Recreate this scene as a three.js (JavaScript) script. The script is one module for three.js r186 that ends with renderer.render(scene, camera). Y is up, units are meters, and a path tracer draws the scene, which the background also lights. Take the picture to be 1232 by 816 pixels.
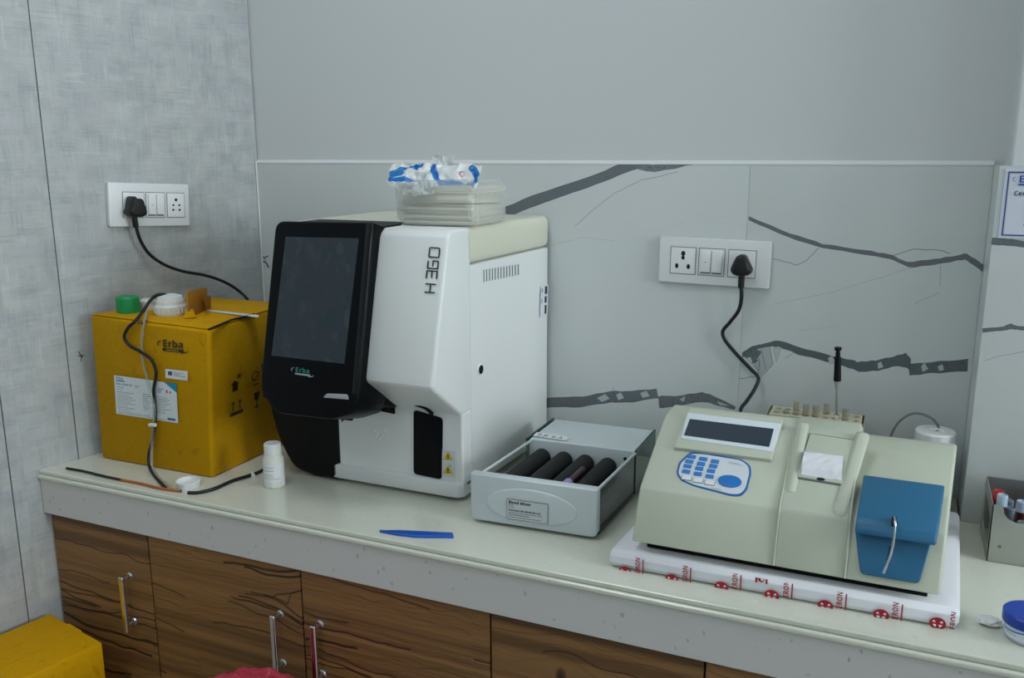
import * as THREE from 'three';
import { RoundedBoxGeometry } from 'three/addons/geometries/RoundedBoxGeometry.js';
import { mergeGeometries, mergeVertices, toCreasedNormals } from 'three/addons/utils/BufferGeometryUtils.js';
import { RectAreaLightUniformsLib } from 'three/addons/lights/RectAreaLightUniformsLib.js';
import { createNoise3D } from 'simplex-noise';

RectAreaLightUniformsLib.init();
// ------------------------------------------------------------------ camera, exposure, lamps
const scene = new THREE.Scene();
scene.background = new THREE.Color(0x000000);
const FOC = 1060, PITCH = 12.04 * Math.PI / 180, YAW = 23.85 * Math.PI / 180, ROLL = -0.19 * Math.PI / 180;
const camera = new THREE.PerspectiveCamera(2 * Math.atan(408 / FOC) * 180 / Math.PI, 1232 / 816, 0.05, 30);
camera.position.set(0, 1.505, 1.769);
camera.rotation.set(-PITCH, YAW, ROLL, 'YXZ');
camera.updateMatrixWorld(true);
scene.add(camera);
const renderer = new THREE.WebGLRenderer({ antialias: true });
renderer.toneMapping = THREE.LinearToneMapping;
renderer.toneMappingExposure = 1.7;
renderer.shadowMap.enabled = true;
const CEIL = 2.75;
// [x, z, width, depth, intensity]; the second, unseen panel is added as front fill
const PANELS = [[-0.8, 1.0, 0.6, 0.6, 2.6], [-0.9, 2.5, 0.6, 0.6, 2.7]];
const LAMP_COLOR = 0xf1fbff;
// frosted daylight windows in the right wall, the second added as fill: [y, z, width, height, intensity]
const WINDOWS = [[1.95, 0.78, 1.2, 1.1, 7.2], [1.75, 2.6, 1.2, 1.1, 0.9]];
const DAY_COLOR = 0xf2fbff;

// ------------------------------------------------------------------ helpers
const V = (x, y, z) => new THREE.Vector3(x, y, z);
let seed = 7;
const rnd = () => { seed = (seed * 1664525 + 1013904223) >>> 0; return seed / 4294967296; };
const rr = (a, b) => a + (b - a) * rnd();
const noise = createNoise3D(rnd);
const EYE = camera.position.clone();
const BX = V(1, 0, 0).applyQuaternion(camera.quaternion), BY = V(0, 1, 0).applyQuaternion(camera.quaternion), BZ = V(0, 0, -1).applyQuaternion(camera.quaternion);
// direction of a photo pixel, and where it meets a surface of known place
const dirOf = (px, py) => BZ.clone().addScaledVector(BX, (px - 616) / FOC).addScaledVector(BY, -(py - 408) / FOC);
const onAxis = (axis) => (px, py, v) => { const d = dirOf(px, py); return EYE.clone().addScaledVector(d, (v - EYE[axis]) / d[axis]); };
const onX = onAxis('x'), onY = onAxis('y'), onZ = onAxis('z');
class Frame {
  constructor(P, ex, ey) {
    this.P = P; this.ex = ex.clone().normalize(); this.ey = ey.clone().normalize();
    this.n = new THREE.Vector3().crossVectors(this.ex, this.ey).normalize();
    this.m = new THREE.Matrix4().makeBasis(this.ex, this.ey, this.n).setPosition(P);
  }
  at(u, v, d = 0) { return this.P.clone().addScaledVector(this.ex, u).addScaledVector(this.ey, v).addScaledVector(this.n, d); }
  px(x, y, d = 0) {
    const r = dirOf(x, y), Q = this.P.clone().addScaledVector(this.n, d);
    const h = EYE.clone().addScaledVector(r, Q.clone().sub(EYE).dot(this.n) / r.dot(this.n)).sub(this.P);
    return [h.dot(this.ex), h.dot(this.ey)];
  }
  up(d) { return new Frame(this.at(0, 0, d), this.ex, this.ey); }
}
const frontF = (z) => new Frame(V(0, 0, z), V(1, 0, 0), V(0, 1, 0));
const sideF = (x) => new Frame(V(x, 0, 0), V(0, 0, -1), V(0, 1, 0));
const topF = (y) => new Frame(V(0, y, 0), V(1, 0, 0), V(0, 0, -1));
function roundPoly(pts, r, seg = 5) {
  const out = [], n = pts.length;
  for (let i = 0; i < n; i++) {
    const p = new THREE.Vector2(...pts[i]), a = new THREE.Vector2(...pts[(i + n - 1) % n]), b = new THREE.Vector2(...pts[(i + 1) % n]);
    const ri = Array.isArray(r) ? r[i] : r;
    if (!ri) { out.push([p.x, p.y]); continue; }
    const la = a.distanceTo(p), lb = b.distanceTo(p), k = Math.min(ri, la * 0.48, lb * 0.48);
    const s = p.clone().lerp(a, k / la), e = p.clone().lerp(b, k / lb);
    for (let j = 0; j <= seg; j++) {
      const t = j / seg;
      out.push([(1 - t) * (1 - t) * s.x + 2 * t * (1 - t) * p.x + t * t * e.x, (1 - t) * (1 - t) * s.y + 2 * t * (1 - t) * p.y + t * t * e.y]);
    }
  }
  return out;
}
const soft = (g, a = 0.65) => toCreasedNormals(g, a);
// a polygon in a frame, from height d0 to d1 above it
function extr(fr, pts, d0, d1, b = 0, holes = []) {
  const sh = new THREE.Shape(pts.map((p) => new THREE.Vector2(p[0], p[1])));
  for (const h of holes) sh.holes.push(new THREE.Path(h.map((p) => new THREE.Vector2(p[0], p[1]))));
  const g = new THREE.ExtrudeGeometry(sh, b ? { depth: Math.max(1e-5, d1 - d0 - 2 * b), bevelEnabled: true, bevelThickness: b, bevelSize: b, bevelOffset: -b, bevelSegments: 3, steps: 1 } : { depth: d1 - d0, bevelEnabled: false });
  g.translate(0, 0, d0 + b);
  const s = b ? soft(g) : g;
  s.applyMatrix4(fr.m);
  return s;
}
const rect = (u0, v0, u1, v1) => [[u0, v0], [u1, v0], [u1, v1], [u0, v1]];
const xprof = (zy, x0, x1, b = 0) => extr(sideF(0), zy.map(([z, y]) => [-z, y]), x0, x1, b);
const plan = (xz, y0, y1, b = 0) => extr(topF(0), xz.map(([x, z]) => [x, -z]), y0, y1, b);
const pxs = (fr, list, d = 0) => list.map(([x, y]) => fr.px(x, y, d));
function rbox(x0, x1, y0, y1, z0, z1, r = 0.003, s = 3) {
  const g = new RoundedBoxGeometry(x1 - x0, y1 - y0, z1 - z0, s, r);
  g.translate((x0 + x1) / 2, (y0 + y1) / 2, (z0 + z1) / 2);
  return g;
}
function tube(pts, r, seg = 0, rad = 8, closed = false) {
  const c = new THREE.CatmullRomCurve3(pts, closed, 'centripetal');
  return new THREE.TubeGeometry(c, seg || Math.max(8, pts.length * 8), r, rad, closed);
}
function rod(a, b, r0, r1 = r0, seg = 16) {
  const d = b.clone().sub(a), g = new THREE.CylinderGeometry(r1, r0, d.length(), seg);
  g.applyQuaternion(new THREE.Quaternion().setFromUnitVectors(V(0, 1, 0), d.clone().normalize()));
  g.translate(...a.clone().add(b).multiplyScalar(0.5).toArray());
  return g;
}
function lathe(c, prof, seg = 32) {
  const g = soft(new THREE.LatheGeometry(prof.map(([r, y]) => new THREE.Vector2(r, y)), seg).toNonIndexed(), 0.5);
  g.translate(c.x, c.y, c.z); return g;
}
// a soft-edged block whose eight corners stand at c[ix + 2 iy + 4 iz]
function hexa(c, r, s = 4, wob = 0, dim = [1, 1, 1]) {
  const g = new RoundedBoxGeometry(...dim, s, r), p = g.attributes.position;
  for (let i = 0; i < p.count; i++) {
    const x = p.getX(i) / dim[0] + 0.5, y = p.getY(i) / dim[1] + 0.5, z = p.getZ(i) / dim[2] + 0.5, o = V(0, 0, 0);
    for (let k = 0; k < 8; k++) o.addScaledVector(c[k], (k & 1 ? x : 1 - x) * (k & 2 ? y : 1 - y) * (k & 4 ? z : 1 - z));
    if (wob) o.x += wob * noise(o.x * 18, o.y * 18, o.z * 18), o.y += wob * noise(o.x * 18 + 7, o.y * 18, o.z * 18), o.z += wob * noise(o.x * 18, o.y * 18 + 9, o.z * 18);
    p.setXYZ(i, o.x, o.y, o.z);
  }
  g.computeVertexNormals(); return soft(g.index ? g.toNonIndexed() : g, 1.0);
}
// a thin printed sheet on a frame; corners in the order of the print: top left, top right, bottom right, bottom left
function sheet(fr, q, d) {
  const g = new THREE.BufferGeometry(), N = 6, pos = [], uv = [], idx = [];
  for (let j = 0; j <= N; j++) for (let i = 0; i <= N; i++) {
    const s = i / N, t = j / N, w = [(1 - s) * (1 - t), s * (1 - t), s * t, (1 - s) * t];
    const u = w.reduce((a, k, m) => a + k * q[m][0], 0), v = w.reduce((a, k, m) => a + k * q[m][1], 0);
    pos.push(...fr.at(u, v, d).toArray()); uv.push(s, 1 - t);
  }
  for (let j = 0; j < N; j++) for (let i = 0; i < N; i++) { const a = j * (N + 1) + i; idx.push(a, a + N + 1, a + 1, a + 1, a + N + 1, a + N + 2); }
  g.setAttribute('position', new THREE.Float32BufferAttribute(pos, 3)); g.setAttribute('uv', new THREE.Float32BufferAttribute(uv, 2));
  g.setIndex(idx); g.computeVertexNormals(); return g;
}
const merge = (list) => mergeGeometries(list.map((g) => { const h = g.index ? g.toNonIndexed() : g; for (const k of Object.keys(h.attributes)) if (!['position', 'normal', 'uv'].includes(k)) h.deleteAttribute(k); return h; }));
const taken = {};
const numbered = (n) => { const k = taken[n] = (taken[n] ?? -1) + 1; return k ? n + '_' + String(k).padStart(3, '0') : n; };
function thing(name, label, category, base, group) {
  const o = new THREE.Group(); o.name = numbered(name); o.position.copy(base); o.userData = { label, category };
  if (group) o.userData.group = group;
  scene.add(o); o.updateMatrixWorld(true); return o;
}
// geometry comes in room coordinates and is set relative to the thing (or part) that carries it
function part(parent, name, geo, mat, label) {
  const m = new THREE.Mesh(geo, mat); m.name = name; m.castShadow = m.receiveShadow = true;
  const o = parent.getWorldPosition(new THREE.Vector3());
  geo.translate(-o.x, -o.y, -o.z);
  if (label) m.userData.label = label;
  parent.add(m); return m;
}
function solo(name, geo, mat, label, category, base, group) {
  const m = new THREE.Mesh(geo.translate(-base.x, -base.y, -base.z), mat); m.name = numbered(name); m.position.copy(base); m.castShadow = m.receiveShadow = true;
  m.userData = { label, category }; if (group) m.userData.group = group;
  scene.add(m); m.updateMatrixWorld(true); return m;
}
function shell(name, label, category) {
  const o = new THREE.Group(); o.name = name; o.userData = { kind: 'structure', label, category }; scene.add(o); o.updateMatrixWorld(true); return o;
}
// ------------------------------------------------------------------ materials
function canvas(w, h, draw, srgb = true) {
  const c = document.createElement('canvas'); c.width = w; c.height = h;
  draw(c.getContext('2d'), w, h);
  const t = new THREE.CanvasTexture(c); t.magFilter = THREE.LinearFilter; t.wrapS = t.wrapT = THREE.RepeatWrapping;
  if (srgb) t.colorSpace = THREE.SRGBColorSpace;
  return t;
}
const std = (color, roughness = 0.5, more = {}) => new THREE.MeshPhysicalMaterial({ color, roughness, ...more });
const print = (tex, roughness = 0.6, more = {}) => new THREE.MeshStandardMaterial({ map: tex, roughness, transparent: true, polygonOffset: true, polygonOffsetFactor: -1, ...more });
const rgb = (r, g, b, a = 1) => `rgba(${r | 0},${g | 0},${b | 0},${a})`;
const speckle = (g, w, h, n, c, a0, a1, s0, s1) => { for (let i = 0; i < n; i++) { g.fillStyle = rgb(...c, rr(a0, a1)); const s = rr(s0, s1); g.fillRect(rr(0, w), rr(0, h), s, s * rr(0.5, 1.5)); } };

const M = {};
M.paint = std(0xd2d6d8, 0.75);
{ const t = canvas(256, 256, (g, w, h) => { g.fillStyle = '#808080'; g.fillRect(0, 0, w, h); speckle(g, w, h, 5000, [255, 255, 255], 0, 0.12, 1, 5); speckle(g, w, h, 5000, [0, 0, 0], 0, 0.12, 1, 5); }, false);
  M.paint.bumpMap = t; M.paint.bumpScale = 0.0006; }
M.ceiling = std(0xdfe2e2, 0.85);
M.bead = std(0xe3e6e6, 0.6);
M.roomFloor = std(0x9a968c, 0.35);
// woven grey laminate: short crossing strokes of several greys
const laminateTex = canvas(1024, 1024, (g, w, h) => {
  g.fillStyle = '#b3b7b8'; g.fillRect(0, 0, w, h);
  const tones = [[200, 204, 196], [150, 156, 166], [178, 180, 188], [190, 196, 192], [146, 153, 156], [206, 209, 208]];
  for (let i = 0; i < 1500; i++) {
    const [r, gg, b] = tones[Math.floor(rnd() * 6)], x = rr(-60, w), y = rr(-60, h);
    const vert = rnd() < 0.5, L = rr(24, 110), W = rr(16, 60);
    g.fillStyle = rgb(r, gg, b, rr(0.03, 0.12)); if (vert) g.fillRect(x, y, W, L); else g.fillRect(x, y, L, W);
    for (let k = 0; k < 7; k++) {
      g.fillStyle = rgb(r, gg, b, rr(0.05, 0.2));
      if (vert) g.fillRect(x + rr(0, W), y + rr(-12, 12), rr(1.5, 6), L * rr(0.5, 1)); else g.fillRect(x + rr(-12, 12), y + rr(0, W), L * rr(0.5, 1), rr(1.5, 6));
    }
  }
  for (let i = 0; i < 6000; i++) { const d = rnd() < 0.5 ? 80 : 232; g.fillStyle = rgb(d, d + 4, d + 6, rr(0.02, 0.09)); if (rnd() < 0.55) g.fillRect(rr(0, w), rr(0, h), 2, rr(8, 44)); else g.fillRect(rr(0, w), rr(0, h), rr(8, 40), 2); }
});
laminateTex.repeat.set(1.6, 1.6);
M.laminate = std(0xffffff, 0.6, { map: laminateTex });
M.seam = std(0x1d2022, 0.9);
const stoneTex = canvas(1024, 1024, (g, w, h) => { g.fillStyle = '#d9dacd'; g.fillRect(0, 0, w, h); speckle(g, w, h, 2600, [150, 150, 138], 0.02, 0.12, 1, 6); speckle(g, w, h, 2000, [255, 255, 248], 0.02, 0.12, 1, 6); });
M.stone = std(0xffffff, 0.16, { map: stoneTex, clearcoat: 0.3, clearcoatRoughness: 0.1 });
const fasciaTex = canvas(2048, 256, (g, w, h) => {
  g.fillStyle = '#d2d2d0'; g.fillRect(0, 0, w, h); speckle(g, w, h, 2500, [150, 152, 150], 0.02, 0.08, 1, 5);
  for (let i = 0; i < 34; i++) { const x = rr(0, w), y = rr(10, h - 10); g.fillStyle = rgb(112, 118, 124, rr(0.12, 0.5)); g.beginPath(); g.ellipse(x, y, rr(3, 9), rr(4, 12), rr(-0.6, 0.6), 0, 7); g.fill(); }
});

M.fascia = std(0xffffff, 0.3, { map: fasciaTex });
function woodTex(s) {
  seed = s;
  return canvas(1024, 1024, (g, w, h) => {
    g.fillStyle = '#8c663c'; g.fillRect(0, 0, w, h);
    for (let i = 0; i < 260; i++) { const y = rr(0, h); g.fillStyle = rnd() < 0.5 ? rgb(164, 122, 74, rr(0.05, 0.22)) : rgb(70, 46, 26, rr(0.05, 0.2)); g.fillRect(0, y, w, rr(2, 26)); }
    const knots = []; for (let i = 0; i < 2; i++) knots.push([rr(0.12, 0.5) * w, rr(0.1, 0.6) * h, rr(16, 26)]);
    const bend = (x, y) => knots.reduce((a, [kx, ky, r]) => a + Math.sign(y - ky || 1) * r * 1.5 * Math.exp(-((x - kx) ** 2) / (2 * (r * 3) ** 2) - Math.abs(y - ky) / (r * 4)), 0);
    for (let i = 0; i < 150; i++) {
      const y0 = rr(-20, h), amp = rr(3, 18), ph = rr(0, 6), strong = rnd() < 0.17;
      g.strokeStyle = strong ? rgb(28, 16, 10, rr(0.5, 0.85)) : rgb(52, 32, 18, rr(0.08, 0.35)); g.lineWidth = strong ? rr(3, 6.5) : rr(0.8, 2.5);
      const xa = strong ? rr(0, w * 0.3) : 0, xb = strong ? rr(w * 0.55, w) : w, tilt = rr(-0.03, 0.06);
      g.beginPath();
      for (let x = xa; x <= xb; x += 16) { const y = y0 + amp * Math.sin(x / 190 + ph) + tilt * x + 6 * noise(x / 120, y0 / 60, s); const yy = y + bend(x, y); x === xa ? g.moveTo(x, yy) : g.lineTo(x, yy); }
      g.stroke();
    }
    for (const [x, y, r] of knots) { for (let k = 6; k > 0; k--) { g.fillStyle = rgb(30, 18, 12, 0.22); g.beginPath(); g.ellipse(x, y, r * 0.75 * k / 6, r * k / 6, 0, 0, 7); g.fill(); } }
  });
}
M.wood = [11, 29, 53].map((s) => { const t = woodTex(s); t.repeat.set(2.2, 1.7); return std(0xffffff, 0.5, { map: t }); });
seed = 99;
M.woodEdge = std(0x2a1c12, 0.7);
M.chrome = std(0xd7dade, 0.14, { metalness: 1 });
M.steel = std(0xb9bbb6, 0.34, { metalness: 1 });
M.black = std(0x08090c, 0.5, { specularIntensity: 0.4 });
M.blackGloss = std(0x07090d, 0.36, { specularIntensity: 0.28 });
M.cable = std(0x0b0c0e, 0.5);
M.white = std(0xe7eae9, 0.4);
M.cream = std(0xdcdcca, 0.45);
M.switchWhite = std(0xe6e8ea, 0.3);
M.switchKey = std(0xeff0f1, 0.25);
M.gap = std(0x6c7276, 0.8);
M.hole = std(0x1c1d1f, 0.9);
M.beige = std(0xc2c7b6, 0.48);
M.blueCover = std(0x25688f, 0.42);
M.greenCap = std(0x0f9150, 0.45);
M.whitePlastic = std(0xe6e8e6, 0.45);
M.clear = std(0xffffff, 0.12, { transmission: 1, thickness: 0, ior: 1.45 });
M.film = std(0xf6f8f8, 0.42, { transmission: 0.86, thickness: 0, ior: 1.45 });
M.clearTube = std(0xf0f2ee, 0.12, { transmission: 0.85, thickness: 0 });
M.tealGlass = std(0x3f7f78, 0.08, { transmission: 0.75, thickness: 0 });
M.metalGrey = std(0xccd5d8, 0.42, { metalness: 0.1 });
M.roller = std(0x121416, 0.75);
M.orange = std(0xb5602a, 0.5);
M.tissue = std(0xdcd8ca, 0.9);
const cardTex = canvas(512, 512, (g, w, h) => { g.fillStyle = '#cf9a02'; g.fillRect(0, 0, w, h); speckle(g, w, h, 3000, [150, 100, 0], 0.01, 0.07, 1, 12); speckle(g, w, h, 2000, [240, 190, 50], 0.01, 0.08, 1, 10); for (let i = 0; i < 16; i++) { g.fillStyle = rgb(120, 78, 10, rr(0.05, 0.2)); g.beginPath(); g.ellipse(rr(0, w), rr(0, h), rr(3, 14), rr(3, 20), rr(0, 3), 0, 7); g.fill(); } });
M.card = std(0xffffff, 0.75, { map: cardTex, specularIntensity: 0.3 });
M.cardRaw = std(0xa6741c, 0.8);

// ------------------------------------------------------------------ the room
const CT = 0.86;                                    // worktop height
const RX = 3.0, FZ = 4.0;
{ const f = shell('floor', 'pale tiled floor under the wooden cabinets', 'floor'); part(f, 'floor_slab', rbox(-3, RX + 0.2, -0.1, 0, -0.3, FZ + 0.2, 0.002), M.roomFloor); }
{ const c = shell('ceiling', 'plain white ceiling above the laboratory bench', 'ceiling'); part(c, 'ceiling_slab', rbox(-3, RX + 0.2, CEIL, CEIL + 0.1, -0.3, FZ + 0.2, 0.002), M.ceiling); }
{ const w = shell('wall_front', 'plain painted wall facing the bench', 'wall'); part(w, 'plaster', rbox(-3, RX + 0.2, 0, CEIL, FZ, FZ + 0.12, 0.002), M.paint); }
{ const w = shell('wall_right', 'plain painted wall at the far end of the bench', 'wall'); 
  const F = new Frame(V(RX, 0, 0), V(0, 0, 1), V(0, 1, 0));          // faces into the room
  part(w, 'plaster', extr(F, rect(-0.2, 0, FZ, CEIL), 0, -0.12 + 0.24, 0, WINDOWS.map(([y, z, a, h]) => rect(z - a / 2, y - h / 2, z + a / 2, y + h / 2))).translate(0.12, 0, 0), M.paint);
  WINDOWS.forEach(([y, z, a, h, I], i) => {
    const t = shell('window_' + (i + 1), i ? 'added window for fill light farther along the right wall' : 'frosted daylight window beside the bench in the right wall', 'window');
    part(t, 'window_frame', extr(F, rect(z - a / 2, y - h / 2, z + a / 2, y + h / 2), -0.06, -0.02, 0, [rect(z - a / 2 + 0.04, y - h / 2 + 0.04, z - 0.02, y + h / 2 - 0.04), rect(z + 0.02, y - h / 2 + 0.04, z + a / 2 - 0.04, y + h / 2 - 0.04)]).translate(0.0, 0, 0), M.whitePlastic);
    for (const s of [0, 1]) part(t, 'pane', extr(F, rect(s ? z + 0.02 : z - a / 2 + 0.04, y - h / 2 + 0.04, s ? z + a / 2 - 0.04 : z - 0.02, y + h / 2 - 0.04), -0.05, -0.044), new THREE.MeshStandardMaterial({ color: 0xe8eef0, roughness: 0.9, emissive: DAY_COLOR, emissiveIntensity: 0.8 }));
    const L = new THREE.RectAreaLight(DAY_COLOR, I, a - 0.04, h - 0.04); L.position.set(RX - 0.004, y, z); L.rotation.y = Math.PI / 2; L.castShadow = true; L.name = 'daylight'; t.add(L);
  });
}

// marble-look tiles: the veins are print on the tile
const FB = frontF(0);
const TILE_TOP = 1.479, JOINT = FB.px(901, 230)[0], PILX = 0.137, PILZ = 0.11;
function veinTile(fr, u0, u1, v0, v1, W, H, draw) {
  const t = canvas(W, H, (g) => {
    g.fillStyle = '#cfd4d4'; g.fillRect(0, 0, W, H);
    for (let i = 0; i < 40; i++) { g.fillStyle = rgb(218, 222, 225, rr(0.03, 0.1)); g.beginPath(); g.ellipse(rr(0, W), rr(0, H), rr(40, 220), rr(20, 120), rr(-0.6, 0.2), 0, 7); g.fill(); }
    for (let i = 0; i < 26; i++) { g.strokeStyle = rgb(140, 148, 156, rr(0.05, 0.14)); g.lineWidth = rr(0.8, 1.8); let x = rr(0, W), y = rr(0, H); g.beginPath(); g.moveTo(x, y); for (let k = 0; k < 9; k++) { x += rr(15, 60); y += rr(-34, 16); g.lineTo(x, y); } g.stroke(); }
    const at = (x, y) => { const [u, v] = fr.px(x, y); return [(u - u0) / (u1 - u0) * W, (1 - (v - v0) / (v1 - v0)) * H]; };
    const path = (list) => { g.beginPath(); list.forEach((p, i) => (i ? g.lineTo(...at(...p)) : g.moveTo(...at(...p)))); };
    const jag = (list, n, a) => { const out = []; for (let i = 0; i < list.length - 1; i++) for (let k = 0; k < n; k++) { const t = k / n; out.push([list[i][0] * (1 - t) + list[i + 1][0] * t + rr(-a, a) * 0.5, list[i][1] * (1 - t) + list[i + 1][1] * t + rr(-a, a)]); } out.push(list[list.length - 1]); return out; };
    const api = {
      line(list, w, a = 0.8, c = [62, 70, 76]) { g.strokeStyle = rgb(...c, a); g.lineWidth = w; g.lineJoin = 'round'; path(jag(list, 4, 0.5)); g.stroke(); },
      band(up, low, c = [98, 105, 110]) {
        const U = jag(up, 4, 0.6), L = jag(low, 4, 0.6);
        path([...U, ...L.slice().reverse()]); g.closePath(); g.fillStyle = rgb(...c, 0.92); g.fill();
        g.save(); g.clip();
        const all = [...U, ...L], xs = all.map((p) => p[0]), ys = all.map((p) => p[1]);
        for (let i = 0; i < 420; i++) { const [x, y] = at(rr(Math.min(...xs), Math.max(...xs)), rr(Math.min(...ys), Math.max(...ys))); const d = rnd() < 0.6 ? rr(45, 75) : rr(125, 165); g.fillStyle = rgb(d, d + 5, d + 8, rr(0.15, 0.5)); g.fillRect(x, y, rr(1, 7), rr(1, 4)); }
        g.restore();
        g.strokeStyle = rgb(52, 58, 64, 0.75); g.lineWidth = 1.6; path(U); g.stroke(); path(L); g.stroke();
      },
      chip(list, c = [190, 196, 198]) { path(list); g.closePath(); g.fillStyle = rgb(...c, 0.95); g.fill(); g.strokeStyle = rgb(80, 88, 92, 0.6); g.lineWidth = 1.2; g.stroke(); },
    };
    draw(api);
  });
  return std(0xffffff, 0.28, { map: t });
}
function tilePiece(parent, fr, u0, u1, v0, v1, th, mat, b = 0.0006) {
  const g = extr(fr, rect(u0, v0, u1, v1), -th, 0, b), p = g.attributes.position, uv = g.attributes.uv;
  for (let i = 0; i < p.count; i++) { const d = V(p.getX(i), p.getY(i), p.getZ(i)).sub(fr.P); uv.setXY(i, (d.dot(fr.ex) - u0) / (u1 - u0), (d.dot(fr.ey) - v0) / (v1 - v0)); }
  return part(parent, 'tile', g, mat);
}
{
  const w = shell('wall_back', 'painted back wall with large grey veined marble tiles below', 'wall');
  part(w, 'plaster', rbox(-2.4, RX, 0, CEIL, -0.2, -0.008, 0.001), M.paint);
  seed = 301;
  const X0 = -1.468;
  const tA = veinTile(FB, X0, JOINT - 0.0002, CT - 0.02, TILE_TOP, 2048, 1060, (v) => {
    v.band([[560, 268], [597, 254], [640, 236], [707, 214], [750, 196], [775, 194]], [[560, 279], [600, 266], [640, 249], [707, 226], [745, 211], [772, 201]]);
    v.band([[764, 197], [784, 199], [832, 194]], [[768, 204], [788, 207], [838, 197]], [112, 120, 124]);
    v.line([[692, 272], [715, 251], [740, 232], [772, 217], [816, 207]], 2, 0.4);
    v.line([[662, 296], [700, 286], [740, 290]], 1.4, 0.2);
    v.band([[640, 482], [662, 479], [700, 478], [735, 471], [760, 471], [790, 468]], [[640, 492], [662, 490], [700, 490], [735, 484], [760, 484], [792, 479]]);
    v.chip([[718, 479], [728, 474], [734, 480], [724, 484]]); v.chip([[741, 475], [747, 472], [751, 479], [744, 482]]); v.chip([[770, 473], [778, 470], [782, 477], [773, 479]]);
    v.band([[792, 477], [812, 477], [845, 472], [862, 478], [885, 490]], [[793, 491], [812, 489], [845, 483], [858, 486], [884, 493]], [100, 107, 112]);
    v.chip([[817, 481], [825, 476], [823, 484]]); v.chip([[862, 482], [880, 489], [866, 488]]);
    v.line([[738, 466], [738, 478]], 2, 0.5);
    v.line([[312, 307], [318, 310], [323, 308]], 6, 0.7); v.line([[314, 314], [320, 316], [324, 322]], 7, 0.7); v.line([[318, 310], [322, 322]], 4, 0.6);
  });
  tilePiece(w, FB, X0, JOINT - 0.0002, CT - 0.02, TILE_TOP, 0.008, tA);
  const tB = veinTile(FB, JOINT + 0.0002, PILX, CT - 0.02, TILE_TOP, 1024, 1500, (v) => {
    v.band([[901, 261], [950, 281], [990, 294], [1040, 301], [1072, 307], [1092, 316]], [[901, 265], [950, 286], [990, 298], [1040, 306], [1070, 311], [1092, 321]]);
    v.band([[1090, 316], [1125, 312], [1150, 308], [1163, 305], [1184, 320]], [[1093, 322], [1125, 318], [1150, 314], [1162, 312], [1183, 328]]);
    v.line([[1072, 308], [1100, 300], [1130, 301], [1143, 305]], 3, 0.6);
    v.line([[930, 311], [958, 319], [970, 314], [985, 298]], 3, 0.55);
    v.line([[930, 366], [1000, 352], [1062, 333], [1110, 318]], 2, 0.25); v.line([[1100, 366], [1130, 352]], 2, 0.3);
    v.line([[1132, 312], [1131, 345]], 2, 0.4);
    v.band([[893, 424], [905, 417], [920, 413], [937, 410], [959, 417], [1002, 429], [1025, 433], [1031, 436], [1054, 434], [1076, 429], [1090, 425], [1096, 432]],
      [[893, 430], [906, 422], [922, 417], [937, 417], [959, 426], [994, 435], [1017, 441], [1033, 447], [1056, 446], [1080, 440], [1092, 443], [1095, 446]], [78, 88, 94]);
    v.chip([[996, 431], [1001, 428], [1006, 437], [998, 438]]); v.chip([[1056, 437], [1060, 435], [1063, 442], [1056, 444]]);
    v.band([[1093, 438], [1120, 436], [1165, 432]], [[1094, 452], [1120, 449], [1164, 447]], [80, 89, 94]);
    v.chip([[1108, 441], [1112, 436], [1117, 444], [1110, 448]]); v.chip([[1128, 441], [1134, 438], [1136, 445], [1130, 447]]);
    v.chip([[905, 421], [925, 417], [929, 438], [915, 452], [908, 440]], [176, 182, 184]);
    v.chip([[930, 418], [940, 419], [934, 436]], [186, 192, 194]);
    v.band([[896, 424], [910, 420], [916, 424], [910, 432]], [[896, 430], [903, 430], [906, 438], [912, 434]], [96, 104, 110]);
    v.line([[908, 422], [914, 436], [912, 452]], 3, 0.7); v.line([[916, 420], [922, 446]], 2.5, 0.6); v.line([[926, 416], [930, 438], [914, 456]], 3, 0.6); v.line([[896, 428], [912, 446]], 2.5, 0.6);
    v.line([[888, 456], [902, 454], [914, 453]], 3, 0.6); v.line([[945, 431], [956, 424], [962, 423]], 3, 0.4);
    v.line([[960, 398], [1010, 392]], 1.5, 0.2);
  });
  tilePiece(w, FB, JOINT + 0.0002, PILX, CT - 0.02, TILE_TOP, 0.008, tB);
  part(w, 'grout_bead', extr(sideF(-1.47), [[0.008, TILE_TOP - 0.001], [-0.001, TILE_TOP - 0.001], [-0.001, TILE_TOP + 0.001], [0.006, TILE_TOP + 0.007], [0.008, TILE_TOP + 0.007]], 0, 1.47 + PILX), M.bead, 'white filler along the top of the tiles');
  part(w, 'corner_bead', rod(V(-1.468, CT, 0.002), V(-1.468, TILE_TOP + 0.002, 0.002), 0.0022, 0.0022, 8), M.bead);
}
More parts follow.
